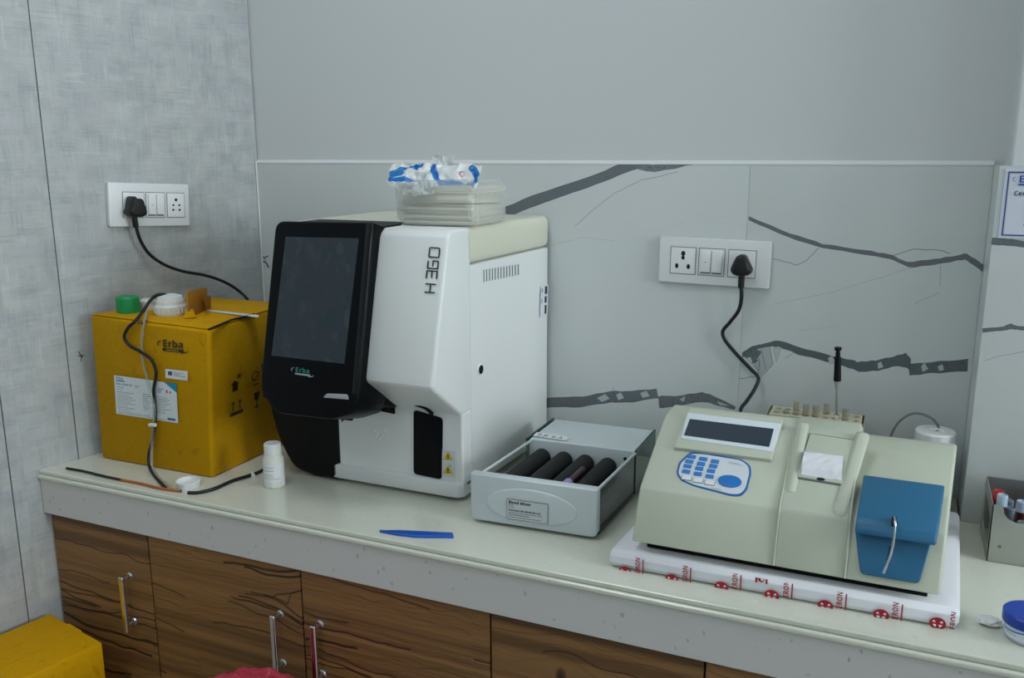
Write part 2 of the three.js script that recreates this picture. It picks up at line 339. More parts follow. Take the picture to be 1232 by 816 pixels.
{ // the pillar that ends the back wall
  const w = shell('wall_pillar', 'wall pillar with veined tiles below plain paint', 'wall');
  part(w, 'plaster', rbox(0.153, 0.95, 0, CEIL, -0.1, PILZ - 0.012, 0.004), M.paint);
  seed = 411;
  const FP = frontF(PILZ);
  const tP = veinTile(FP, PILX, 0.6, CT - 0.02, TILE_TOP, 1024, 1340, (v) => {
    v.band([[1190, 286], [1212, 288], [1240, 291], [1330, 312], [1460, 306], [1600, 330]], [[1190, 294], [1212, 295], [1240, 299], [1330, 322], [1460, 313], [1600, 336]]);
    v.band([[1182, 396], [1205, 394], [1216, 390], [1224, 393], [1240, 393], [1340, 372], [1440, 380], [1600, 350]], [[1182, 400], [1205, 398], [1218, 396], [1226, 397], [1240, 397], [1340, 378], [1440, 385], [1600, 354]]);
    v.line([[1185, 434], [1205, 428], [1240, 422], [1400, 400], [1600, 410]], 2, 0.4);
  });
  tilePiece(w, FP, PILX, 0.6, CT - 0.02, TILE_TOP, 0.012, tP);
  // its left flank, seen edge on
  const g = rbox(PILX, 0.153, CT - 0.02, TILE_TOP, 0.0005, PILZ - 0.0125, 0.001);
  const tF = veinTile(new Frame(V(PILX, 0, 0), V(0, 0, -1), V(0, 1, 0)), -0.1, 0, CT - 0.02, TILE_TOP, 128, 768, (v) => { v.line([[1184, 350], [1180, 372], [1176, 392]], 3, 0.5); v.line([[1190, 320], [1182, 352]], 2, 0.4); });
  part(w, 'tile', g, tF);
}
// left wall: laminate boards, the room's corner is a little wider than square
const TH = -0.2208, CORNER = V(-1.47, 0, 0);
const WD = V(Math.sin(TH), 0, Math.cos(TH));
const FL = new Frame(CORNER, WD.clone().negate(), V(0, 1, 0));     // u runs towards the corner from the room
{
  const w = shell('wall_left', 'side wall of woven grey laminate boards with thin dark joints', 'wall');
  part(w, 'backing', extr(FL, rect(-4.2, 0, 0.05, CEIL), -0.12, -0.0125), M.seam);
  const S = [0, 0.511, 0.652, 1.87, 3.1, 4.2];
  for (let i = 0; i < S.length - 1; i++) part(w, 'board', extr(FL, rect(-S[i + 1] + 0.0011, 0, -S[i] - (i ? 0.0011 : -0.004), CEIL), -0.012, 0, 0.0007), M.laminate);
  // pencil mark
  const k = (list) => tube(list.map(([x, y]) => FL.at(...FL.px(x, y), 0.0004)), 0.0009, 12, 5);
  part(w, 'pen_mark', merge([k([[93, 428], [97, 428.5], [101, 427]]), k([[94, 423], [97, 427], [99, 430]]), k([[98, 428], [97.5, 435]])]), M.hole, 'small black pen cross on the laminate');
}

// ------------------------------------------------------------------ ceiling lamps
for (const [x, z, w, d, I] of PANELS) {
  const t = thing('ceiling_light', z < 2 ? 'square white ceiling light near the bench' : 'added square ceiling light for front fill in the middle of the room', 'light', V(x, CEIL, z));
  part(t, 'frame', extr(topF(CEIL - 0.03), rect(x - w / 2 - 0.02, -z - d / 2 - 0.02, x + w / 2 + 0.02, -z + d / 2 + 0.02), 0, 0.03, 0, [rect(x - w / 2, -z - d / 2, x + w / 2, -z + d / 2)]), M.whitePlastic);
  part(t, 'diffuser', rbox(x - w / 2, x + w / 2, CEIL - 0.018, CEIL - 0.004, z - d / 2, z + d / 2, 0.002), new THREE.MeshStandardMaterial({ color: 0xffffff, emissive: LAMP_COLOR, emissiveIntensity: 1.2 }));
  const L = new THREE.RectAreaLight(LAMP_COLOR, I, w, d); L.position.set(0, -0.025, 0); L.rotation.x = -Math.PI / 2; L.castShadow = true; L.name = 'lamp'; t.add(L);
}

// ------------------------------------------------------------------ worktop and cabinets
const CF = 0.582;                                   // front of the worktop
const wallX = (z) => CORNER.x + Math.tan(TH) * z;
{
  const t = thing('worktop', 'long pale stone worktop with a deep speckled front edge', 'worktop', V(-0.6, 0.766, 0.3));
  const R = 0.9;
  const slabG = plan([[wallX(0) + 0.002, 0.002], [wallX(CF) + 0.002, CF - 0.006], [R, CF - 0.006], [R, 0.112], [PILX - 0.003, 0.112], [PILX - 0.003, 0.002]], CT - 0.02, CT);
  part(t, 'slab', slabG, M.stone);
  const x0 = wallX(CF) + 0.001;
  // two stacked rounded strips make the front edge
  const nose = (y0, y1, z0, z1, r) => extr(sideF(x0), roundPoly([[-z0, y0], [-z1, y0], [-z1, y1], [-z0, y1]].reverse(), [0, r, r, 0].reverse(), 6), 0, R - x0);
  part(t, 'edge_strip', nose(CT - 0.0085, CT + 0.0004, CF - 0.03, CF - 0.001, 0.003), M.stone);
  part(t, 'edge_strip', nose(CT - 0.019, CT - 0.0088, CF - 0.03, CF + 0.004, 0.0045), M.stone);
  const ap = rbox(x0, R, 0.766, CT - 0.0185, CF - 0.018, CF, 0.0015), pp = ap.attributes.position, uu = ap.attributes.uv;
  for (let i = 0; i < pp.count; i++) uu.setXY(i, (pp.getX(i) + 2) / 0.8, pp.getY(i) / 0.1);
  part(t, 'front_apron', ap, M.fascia, 'grey speckled front edge');
}
const DZ = 0.57;
function cabinet(label, x0, doors, group) {
  const x1 = doors[doors.length - 1][1];
  const t = thing('base_cabinet', label, 'cabinet', V((x0 + x1) / 2, 0, 0.3), group);
  part(t, 'body', x0 < -1.5 ? plan([[wallX(0.03) + 0.006, 0.03], [wallX(DZ - 0.021) + 0.006, DZ - 0.021], [x1 - 0.002, DZ - 0.021], [x1 - 0.002, 0.03]], 0, 0.8) : rbox(x0 + 0.002, x1 - 0.002, 0.0, 0.8, 0.03, DZ - 0.021, 0.001), M.woodEdge);
  part(t, 'plinth', rbox(Math.max(x0, -1.585) + 0.002, x1 - 0.002, 0.0, 0.09, DZ - 0.05, DZ - 0.03, 0.001), M.woodEdge);
  doors.forEach(([a, b, hx, k]) => {
    const g = rbox(a + 0.0016, b - 0.0016, 0.095, 0.764, DZ - 0.019, DZ, 0.0015, 2), p = g.attributes.position, uv = g.attributes.uv;
    for (let i = 0; i < p.count; i++) uv.setXY(i, p.getX(i) * 0.75, p.getY(i) * 0.75);
    const d = part(t, 'door', g, M.wood[k]);
    if (hx === null) return;
    const z = DZ + 0.021, y0 = 0.545, y1 = 0.668;
    const bar = rbox(hx - 0.006, hx + 0.006, y0, y1, z - 0.004, z + 0.004, 0.003);
    part(d, 'handle', merge([bar, rod(V(hx, y1 - 0.008, DZ - 0.001), V(hx, y1 - 0.008, z), 0.0055, 0.0045), rod(V(hx, y0 + 0.014, DZ - 0.001), V(hx, y0 + 0.014, z), 0.0055, 0.0045), lathe(V(0, 0, 0), [[0, 0], [0.008, 0], [0.0065, 0.002], [0, 0.002]], 16).rotateX(Math.PI / 2).translate(hx, y1 - 0.008, DZ), lathe(V(0, 0, 0), [[0, 0], [0.008, 0], [0.0065, 0.002], [0, 0.002]], 16).rotateX(Math.PI / 2).translate(hx, y0 + 0.014, DZ)]), M.chrome, 'chrome bar handle');
  });
}
cabinet('narrow brown wood-grain cabinet against the laminate side wall', -1.594, [[-1.594, -1.325, -1.384, 0]]);
cabinet('brown wood-grain double-door cabinet with a pair of chrome handles', -1.325, [[-1.325, -0.954, -1.006, 1], [-0.954, -0.571, -0.916, 2]]);
cabinet('brown wood-grain cabinet under the blood roller mixer and beige analyzer', -0.571, [[-0.571, -0.217, null, 0], [-0.217, 0.15, null, 1]]);
// ------------------------------------------------------------------ print shared by several things
const logoTex = (ink, bar) => canvas(512, 256, (g) => {
  g.clearRect(0, 0, 512, 256); g.strokeStyle = ink; g.fillStyle = ink;
  g.lineWidth = 15; g.beginPath(); g.ellipse(256, 128, 235, 82, 0.14, 0.15, 0.95); g.stroke(); g.beginPath(); g.ellipse(256, 128, 235, 82, 0.14, 2.75, 3.75); g.stroke();
  g.font = 'bold 150px sans-serif'; g.fillText('Erba', 92, 140);
  g.fillRect(98, 160, 320, 46);
  g.fillStyle = bar; g.font = 'bold 34px sans-serif'; g.fillText('MANNHEIM', 150, 195);
});
const scribble = (g, x, y, w, n, lh, c, size = 3) => { for (let i = 0; i < n; i++) { g.fillStyle = rgb(...c, rr(0.5, 0.8)); let k = x; const end = x + w * rr(0.55, 1); while (k < end) { const l = rr(4, 20); g.fillRect(k, y + i * lh, l, size); k += l + rr(2, 6); } } };

// ------------------------------------------------------------------ switch boards, plugs and cords
function switchBoard(label, fr, tl, tr, bl, cells) {
  const A = fr.px(...tl), B = fr.px(...tr), D = fr.px(...bl);
  const P = fr.at(...A), ex = fr.at(...B).sub(P), w = ex.length(), h = Math.hypot(D[0] - A[0], D[1] - A[1]);
  ex.normalize(); const ey = new THREE.Vector3().crossVectors(fr.n, ex);
  const f = new Frame(P, ex, ey);
  const t = thing('switch_board', label, 'switchboard', f.at(w / 2, -h / 2, 0));
  part(t, 'plate', extr(f, roundPoly(rect(0, -h, w, 0), 0.004), 0.0002, 0.011, 0.002), M.switchWhite);
  part(t, 'backing_frame', extr(f, roundPoly(rect(0.002, -h + 0.002, w - 0.002, -0.002), 0.004), 0, 0.003), M.gap);
  cells.forEach(([a, b, kind]) => {
    const u0 = a * w, u1 = b * w, v1 = -0.215 * h, v0 = -0.785 * h, mu = (u0 + u1) / 2, mv = (v0 + v1) / 2, cw = u1 - u0;
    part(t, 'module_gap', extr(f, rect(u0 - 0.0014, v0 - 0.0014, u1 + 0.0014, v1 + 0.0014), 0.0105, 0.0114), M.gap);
    if (kind === 'switch') {
      part(t, 'module_frame', extr(f, rect(u0, v0, u1, v1), 0.0105, 0.0122, 0.0004), M.switchWhite);
      for (const s of [0, 1]) {
        const a0 = u0 + cw * (0.07 + s * 0.45), a1 = a0 + cw * 0.4;
        const r = part(t, 'rocker', extr(f, roundPoly(rect(a0, v0 + 0.006, a1, v1 - 0.003), 0.0015), 0.0121, 0.0165, 0.001), M.switchKey);
        part(r, 'rocker_shade', extr(f, rect(a0, v0 + 0.003, a1, v0 + 0.0055), 0.0121, 0.0127), M.gap);  // dark strip painted in for the shade below the rocker
        if (s === 0) part(r, 'rocker_mark', extr(f, rect((a0 + a1) / 2 - 0.0022, mv - 0.0005, (a0 + a1) / 2 + 0.0022, mv + 0.0005), 0.0164, 0.0167), M.gap);
      }
    } else {
      part(t, 'socket', extr(f, rect(u0, v0, u1, v1), 0.0105, 0.0124, 0.0005), M.switchKey);
      const hole = (x, y, r, sy = 1) => { const pts = []; for (let i = 0; i < 20; i++) pts.push([x + r * Math.cos(i * Math.PI / 10), y + r * sy * Math.sin(i * Math.PI / 10)]); part(t, 'pin_hole', extr(f, pts, 0.0123, 0.0127), M.hole); };
      if (kind === 'big') { hole(mu, mv + 0.0145, 0.0042, 1.2); hole(mu, mv + 0.006, 0.0035, 1.2); hole(mu - 0.012, mv - 0.011, 0.0034, 1.5); hole(mu + 0.0115, mv - 0.0115, 0.0034, 1.5); }
      if (kind === 'small') { hole(mu, mv + 0.012, 0.0034); hole(mu - 0.007, mv, 0.0024); hole(mu + 0.008, mv, 0.0024); hole(mu - 0.0075, mv - 0.0105, 0.0026); hole(mu + 0.0085, mv - 0.0105, 0.0026); }
    }
  });
  return f;
}
switchBoard('white switch and socket board on the laminate side wall', FL, [126.5, 219.3], [223.6, 222], [130.4, 272.8], [[0.165, 0.415, 'plain'], [0.445, 0.675, 'switch'], [0.71, 0.93, 'small']]);
switchBoard('white switch and socket board on the marble-tiled back wall', FB, [796, 284], [930, 290.5], [795, 338], [[0.11, 0.335, 'big'], [0.37, 0.595, 'switch'], [0.635, 0.87, 'plain']]);
function plug(label, fr, outline, neck, base, cord) {
  const t = thing('plug_and_cord', label, 'plug', base);
  part(t, 'plug_body', extr(fr, roundPoly(pxs(fr, outline, 0.02), 0.006), 0.0127, 0.047, 0.007), M.cable);
  part(t, 'strain_relief', tube(neck, 0.0062, 12, 10), M.cable);
  part(t, 'cord', tube(cord, 0.0037, 90, 8), M.cable);
}
{
  const w = (x, y, d) => FL.at(...FL.px(x, y, d), d);
  plug('black plug with a drooping cord in the laminate wall socket', FL, [[154, 236], [157, 236], [158, 238.5], [165, 238.5], [170, 252], [170.5, 257], [166, 261], [153, 260.5], [148.5, 256], [151, 249], [152, 241]],
    [w(161, 258, 0.03), w(162, 264, 0.03), w(163.5, 273, 0.028)], w(160, 250, 0.02),
    [w(163, 270, 0.028), w(168, 287, 0.026), w(178, 304, 0.024), w(195, 317, 0.022), w(218, 326, 0.022), w(245, 331, 0.022), w(262, 336, 0.026), w(277, 343, 0.03), onZ(289, 351.5, 0.1), onZ(298, 361, 0.12), onZ(304, 374, 0.13), onZ(308, 395, 0.135), V(-1.36, 0.95, 0.12), V(-1.35, 0.885, 0.11), V(-1.3, 0.866, 0.09), V(-1.15, 0.866, 0.06)]);
  const b = (x, y, z) => onZ(x, y, z);
  plug('black plug with a kinked cord in the tiled wall socket', FB, [[889, 306], [898, 306], [902.5, 316], [906.5, 324], [904, 329.5], [896, 331], [890, 331], [883, 328.5], [880.5, 323], [884.5, 314]],
    [b(893, 328, 0.03), b(892, 336, 0.03), b(891.5, 346, 0.028)], b(893, 320, 0.02),
    [b(891.5, 343, 0.028), b(892, 358, 0.026), b(889, 373, 0.022), b(878, 388, 0.014), b(869.5, 399, 0.01), b(871, 407, 0.01), b(885, 425, 0.01), b(903, 444, 0.012), b(912.5, 455, 0.02), b(908, 468, 0.035), b(899, 482, 0.06), b(891, 494, 0.085), V(-0.245, 0.97, 0.11), V(-0.25, 0.93, 0.135), V(-0.25, 0.925, 0.163)]);
}

// ------------------------------------------------------------------ yellow reagent carton on the worktop
const BZf = 0.476;
{
  const zc = (x, y) => onZ(x, y, BZf);
  const fl = zc(122, 552), frb = zc(255, 575), ftl = zc(108, 379), ftr = zc(252, 397);
  fl.y = frb.y = CT + 0.0005;
  const T = 1.172, top = (p, x, z) => V(x, T, z);
  const brb = V(-1.236, CT + 0.0005, 0.2), blb = V(-1.5, CT + 0.0005, 0.2), btl = V(-1.497, T, 0.195), btr = V(-1.245, T, 0.19);
  const t = thing('reagent_carton', 'yellow cardboard reagent carton with a white label on the worktop', 'carton', V(-1.38, CT, 0.34));
  // corners: ix + 2 iy + 4 iz (iz = 1 is the front)
  part(t, 'carton_body', hexa([blb, brb, btl, btr, fl, frb, ftl, ftr], 0.007, 4, 0, [0.3, 0.31, 0.28]), M.card);
  { const u = V(0, 0.0004, 0), w = V(0, 0.0016, 0), c = [btl, btr, ftl, ftr].map((p, i, a) => p.clone().lerp(a[0].clone().add(a[1]).add(a[2]).add(a[3]).multiplyScalar(0.25), 0.012)); part(t, 'top_flaps', hexa([c[0].clone().add(u), c[1].clone().add(u), c[0].clone().add(w), c[1].clone().add(w), c[2].clone().add(u), c[3].clone().add(u), c[2].clone().add(w), c[3].clone().add(w)], 0.0004, 2, 0, [0.3, 0.0012, 0.28]), M.card); }
  const f = frontF(BZf);
  part(t, 'printed_logo', sheet(f, pxs(f, [[189, 405], [229, 409], [229, 429], [189, 425]]), 0.0012), print(logoTex('#1e1a08', '#c79a12')));
  part(t, 'product_label', sheet(f, pxs(f, [[138, 451], [213, 461.5], [215.5, 509], [141, 497.5]]), 0.0012), print(canvas(768, 480, (g) => {
    g.fillStyle = '#dfe6e8'; g.fillRect(0, 0, 768, 480); g.fillStyle = '#1494ad'; g.beginPath(); g.moveTo(620, 0); g.lineTo(768, 0); g.lineTo(768, 110); g.fill();
    g.fillStyle = '#1a6f8c'; g.font = 'bold 42px sans-serif'; g.fillText('Erba', 22, 46); g.fillRect(24, 56, 110, 14); g.font = 'bold 32px sans-serif'; g.fillText('Erba H360 Dil', 20, 112);
    scribble(g, 24, 134, 90, 2, 28, [80, 90, 100], 8); scribble(g, 24, 196, 250, 9, 27, [70, 80, 92], 7); scribble(g, 350, 180, 90, 9, 24, [50, 60, 70], 8); scribble(g, 500, 190, 180, 9, 24, [50, 60, 70], 7);
    scribble(g, 260, 92, 60, 2, 20, [90, 90, 100], 10); scribble(g, 540, 82, 60, 3, 22, [40, 50, 60], 12); g.fillStyle = '#b04a5a'; g.fillRect(640, 92, 18, 40); g.fillRect(680, 104, 18, 26); scribble(g, 30, 440, 690, 2, 18, [50, 110, 150], 8); g.fillStyle = '#3a5e8e'; g.fillRect(640, 432, 96, 28);
  })), 'white product label with a teal corner');
  part(t, 'barcode_label', sheet(f, pxs(f, [[200, 443.5], [227, 446.5], [226.5, 458], [200, 454.5]]), 0.0012), print(canvas(256, 128, (g) => { g.fillStyle = '#e3e6e6'; g.fillRect(0, 0, 256, 128); g.fillStyle = '#44506a'; g.fillRect(30, 30, 48, 54); scribble(g, 96, 36, 130, 3, 20, [70, 80, 110], 9); })), 'small white sticker with a dark square');
  // symbols on the right side
  const ex = brb.clone().sub(frb), s = new Frame(frb.clone().lerp(ftr, 0.5), ex, ftr.clone().sub(frb));
  const q = (list) => pxs(s, list, 0.004);
  const ink = '#2a2208', sym = (list, draw) => part(t, 'printed_symbol', sheet(s, q(list), 0.006), print(canvas(128, 192, (g) => { g.fillStyle = g.strokeStyle = ink; g.lineWidth = 10; draw(g); })));
  sym([[275, 452], [290, 446], [290, 472], [275, 478]], (g) => { g.beginPath(); g.moveTo(4, 96); g.lineTo(52, 60); g.lineTo(100, 96); g.fill(); g.fillRect(28, 96, 56, 60); for (let k = 0; k < 6; k++) { g.beginPath(); g.moveTo(98, 34); g.lineTo(98 + 30 * Math.cos(k), 34 + 30 * Math.sin(k)); g.stroke(); } });
  sym([[275, 484], [292, 477], [292, 496], [275, 503]], (g) => { g.fillRect(4, 140, 116, 44); for (const x of [30, 92]) { g.fillRect(x - 5, 20, 10, 110); g.beginPath(); g.moveTo(x - 24, 50); g.lineTo(x, 8); g.lineTo(x + 24, 50); g.lineTo(x, 34); g.fill(); } });
  sym([[300, 448], [312, 443], [312, 465], [300, 470]], (g) => { g.beginPath(); g.arc(64, 60, 44, 0, 7); g.stroke(); g.beginPath(); g.moveTo(20, 120); g.lineTo(110, 30); g.stroke(); g.fillRect(24, 140, 80, 14); });
  sym([[302, 473], [313, 468], [313, 490], [302, 495]], (g) => { g.beginPath(); g.moveTo(26, 10); g.lineTo(102, 10); g.quadraticCurveTo(100, 100, 64, 104); g.quadraticCurveTo(28, 100, 26, 10); g.fill(); g.fillRect(58, 100, 12, 60); g.fillRect(34, 156, 60, 14); });
  // top: opened hole with torn flaps, slit along the right edge, strap
  const ft = topF(T), C0 = ft.px(206, 376);
  const ring = []; for (let i = 0; i < 28; i++) { const a = i / 28 * Math.PI * 2; ring.push([C0[0] + 0.054 * Math.cos(a), C0[1] + 0.05 * Math.sin(a)]); }
  const ringIn = ring.map(([a, b]) => [C0[0] + (a - C0[0]) * 0.95, C0[1] + (b - C0[1]) * 0.95]);
  part(t, 'cut_line', extr(ft, ring, -0.002, 0.0008, 0, [ringIn]), M.cardRaw);
  const flap = (pts, th) => { const o = pts.map((p) => V(...p)), n = new THREE.Vector3().crossVectors(o[1].clone().sub(o[0]), o[3].clone().sub(o[0])).normalize().multiplyScalar(th); return hexa([o[0], o[1], o[3], o[2], ...[o[0], o[1], o[3], o[2]].map((p) => p.clone().add(n))], 0.08, 2, 0.001); };
  const P = (x, y, h, dz = 0) => { const p = onY(x, y, T + h); return [p.x, p.y, p.z + dz]; };
  const b1 = onY(226, 383, T), b2 = onY(247, 374, T);
  part(t, 'torn_flap', flap([[b1.x, T, b1.z], [b2.x, T, b2.z], [b2.x + 0.012, T + 0.052, b2.z + 0.006], [b1.x - 0.02, T + 0.052, b1.z - 0.02]], 0.004), M.cardRaw, 'torn cardboard flap standing up');
  part(t, 'torn_flap', flap([P(221, 384, 0.001), P(236, 383, 0.001), P(233, 373, 0.014), P(224, 372, 0.016)], 0.003), M.card);
  part(t, 'torn_flap', flap([P(247, 374, 0.001), P(252, 371, 0.001), P(252, 356, 0.03), P(243, 353, 0.055)], 0.003), M.cardRaw);
  part(t, 'hand_hole', extr(ft, roundPoly(pxs(ft, [[279, 366], [307, 363.5], [306, 367], [300, 369], [281, 370]]), 0.004), -0.001, 0.0011), M.hole);
  part(t, 'slit', tube([onY(251, 396.5, T), onY(270, 388.5, T + 0.001), onY(280, 384.5, T + 0.001), onY(292, 382, T + 0.001), onY(306, 378, T + 0.001)], 0.0022, 30, 6), M.hole);
  part(t, 'strap', hexa([P(246, 372, 0.001), P(311, 379, 0.001), P(246, 372, 0.0025), P(311, 379, 0.0025), P(245, 374, 0.001), P(311, 382, 0.001), P(245, 374, 0.0025), P(311, 382, 0.0025)].map((p) => V(...p)), 0.1, 2), M.whitePlastic, 'pale plastic packing strap');
  part(t, 'printed_mark', sheet(ft, pxs(ft, [[160, 388], [178, 384], [186, 391], [166, 394]]), 0.001), print(canvas(128, 64, (g) => { g.fillStyle = '#3a2c08'; g.fillRect(10, 26, 50, 16); g.beginPath(); g.ellipse(88, 18, 22, 10, 0, 0, 7); g.fill(); g.fillRect(34, 36, 12, 24); })));
  // screw cap with its lead
  const cb = onY(206, 379, T); cb.y = T;
  const c = thing('float_cap', 'white ribbed screw cap in the hole of the yellow carton', 'cap', cb);
  part(c, 'cap_body', lathe(cb, [[0, 0.0005], [0.03, 0.0005], [0.032, 0.006], [0.032, 0.02], [0.029, 0.025], [0.029, 0.031], [0.025, 0.04], [0.013, 0.044], [0, 0.044]], 40), M.whitePlastic);
  for (let i = 0; i < 24; i++) { const a = i * Math.PI / 12; part(c, 'grip_rib', rod(V(cb.x + 0.0322 * Math.cos(a), T + 0.006, cb.z + 0.0322 * Math.sin(a)), V(cb.x + 0.0322 * Math.cos(a), T + 0.02, cb.z + 0.0322 * Math.sin(a)), 0.0014, 0.0014, 6), M.whitePlastic); }
  // green and white caps lying on the carton
  const gb = onY(155, 377.5, T); gb.y = T;
  const gc = thing('bottle_cap', 'green plastic screw cap standing on the yellow carton', 'cap', gb);
  part(gc, 'cap_body', lathe(gb, [[0, 0], [0.0235, 0], [0.0235, 0.034], [0.0215, 0.037], [0, 0.037]], 32), M.greenCap);
  const wb = onY(173, 375, T); wb.y = T; wb.z -= 0.012;
  const wc = thing('bottle_cap', 'white cap half hidden behind the green screw cap', 'cap', wb);
  part(wc, 'cap_body', lathe(wb, [[0, 0], [0.015, 0], [0.016, 0.022], [0.013, 0.026], [0, 0.026]], 24), M.whitePlastic);
  // sensor lead and suction tube
  const zz = (x, y, d = 0.008) => onZ(x, y, BZf + d);
  const at = (x, y, dz) => onZ(x, y, cb.z + dz);
  const lead = [V(cb.x - 0.006, T + 0.042, cb.z + 0.004), at(196, 354.5, 0.012), at(189, 355, 0.02), at(182, 360.5, 0.03), at(173, 373, 0.05), zz(163, 386), zz(153, 396), zz(149.5, 406), zz(155, 415), zz(170, 424), zz(182, 433), zz(187.5, 447), zz(185, 470), zz(187, 497), zz(184.5, 525), zz(179, 548, 0.01), zz(179.5, 560, 0.02)];
  const g1 = onY(185, 571, CT + 0.0035), g2 = onY(199, 587.5, CT + 0.0035);
  const ld = thing('sensor_lead', 'thin black lead from the white cap down the yellow carton', 'cable', V(cb.x, T + 0.03, cb.z));
  part(ld, 'lead', tube([...lead, g1, g2], 0.0034, 140, 8), M.cable);
  const tb = thing('suction_tube', 'clear plastic tube hanging down the front of the yellow carton', 'tube', V(cb.x - 0.03, T + 0.02, cb.z));
  part(tb, 'tube', tube([V(cb.x - 0.036, T + 0.004, cb.z + 0.004), at(184, 362, 0.01), at(178, 371, 0.03), zz(173.5, 388), zz(171, 402), zz(170.5, 420, 0.004), zz(173, 440, 0.004), zz(179, 462, 0.004), zz(185.5, 490, 0.014), zz(184, 520, 0.012), zz(182.5, 545, 0.014), zz(183, 561, 0.02), onY(190, 574, CT + 0.004), onY(206, 586, CT + 0.004), onY(217, 591, CT + 0.004)], 0.0032, 120, 8), M.clearTube);
  for (const [x, y] of [[183, 511.5]]) part(tb, 'clip', rod(zz(x - 3, y, 0.014), zz(x + 4, y, 0.014), 0.004, 0.004, 8), M.whitePlastic);
}
// leads on the worktop
{
  const y = CT + 0.0036, k = (x, yy) => onY(x, yy, y), n = (list) => list.map(([a, b]) => k(a, b));
  const t = thing('power_lead', 'thin black and orange lead along the worktop front edge', 'cable', k(150, 581));
  part(t, 'black_lead', tube(n([[80, 563.5], [100, 567], [125, 573], [146, 577.5]]), 0.0026, 40, 8), M.cable);
  part(t, 'orange_lead', tube(n([[146, 577.5], [170, 582], [190, 587], [206, 589.5], [218, 591]]), 0.0026, 40, 8), M.orange, 'orange stretch of the lead');
  const u = thing('power_lead', 'thick black lead curving past the small white bottle', 'cable', k(262, 588));
  part(u, 'lead', tube(n([[226, 593], [236, 593], [250, 590.5], [262, 586.5], [280, 578.5], [298, 573], [312, 568], [326, 559], [330, 552]]), 0.0036, 60, 8), M.cable);
  part(u, 'cable_tie', rod(k(303.5, 570), k(305, 573), 0.0044, 0.0044, 8), M.whitePlastic);
  const v = onY(220.5, 588, CT); v.y = CT; v.z -= 0.014;
  const d = thing('dish_lid', 'shallow white plastic lid before the yellow carton', 'lid', v);
  part(d, 'lid', lathe(v, [[0, 0.001], [0.021, 0], [0.0235, 0.012], [0.0225, 0.0125], [0.02, 0.003], [0, 0.003]], 32), M.whitePlastic);
}
// small bottle
{
  const c = onY(323.5, 588, CT); c.z -= 0.018; c.y = CT;
  const t = thing('dropper_bottle', 'small white-capped bottle with a paper label', 'bottle', c);
  part(t, 'bottle', lathe(c, [[0, 0], [0.018, 0], [0.0202, 0.002], [0.0202, 0.056], [0.016, 0.065], [0.0145, 0.068], [0, 0.068]], 32), std(0xdfe1d6, 0.4));
  part(t, 'cap', lathe(c, [[0.0145, 0.066], [0.0165, 0.066], [0.0165, 0.086], [0.015, 0.0885], [0, 0.0885]], 32), M.whitePlastic);
  const g = new THREE.CylinderGeometry(0.0205, 0.0205, 0.038, 40, 1, true, -1.2, 3.0); g.translate(c.x, c.y + 0.032, c.z);
  part(t, 'label', g, new THREE.MeshStandardMaterial({ roughness: 0.6, side: THREE.DoubleSide, map: canvas(256, 160, (q) => { q.fillStyle = '#e4e6e8'; q.fillRect(0, 0, 256, 160); scribble(q, 40, 30, 160, 2, 26, [90, 96, 110], 5); scribble(q, 40, 92, 170, 3, 18, [90, 96, 110], 4); }) }), 'white printed paper label');
}
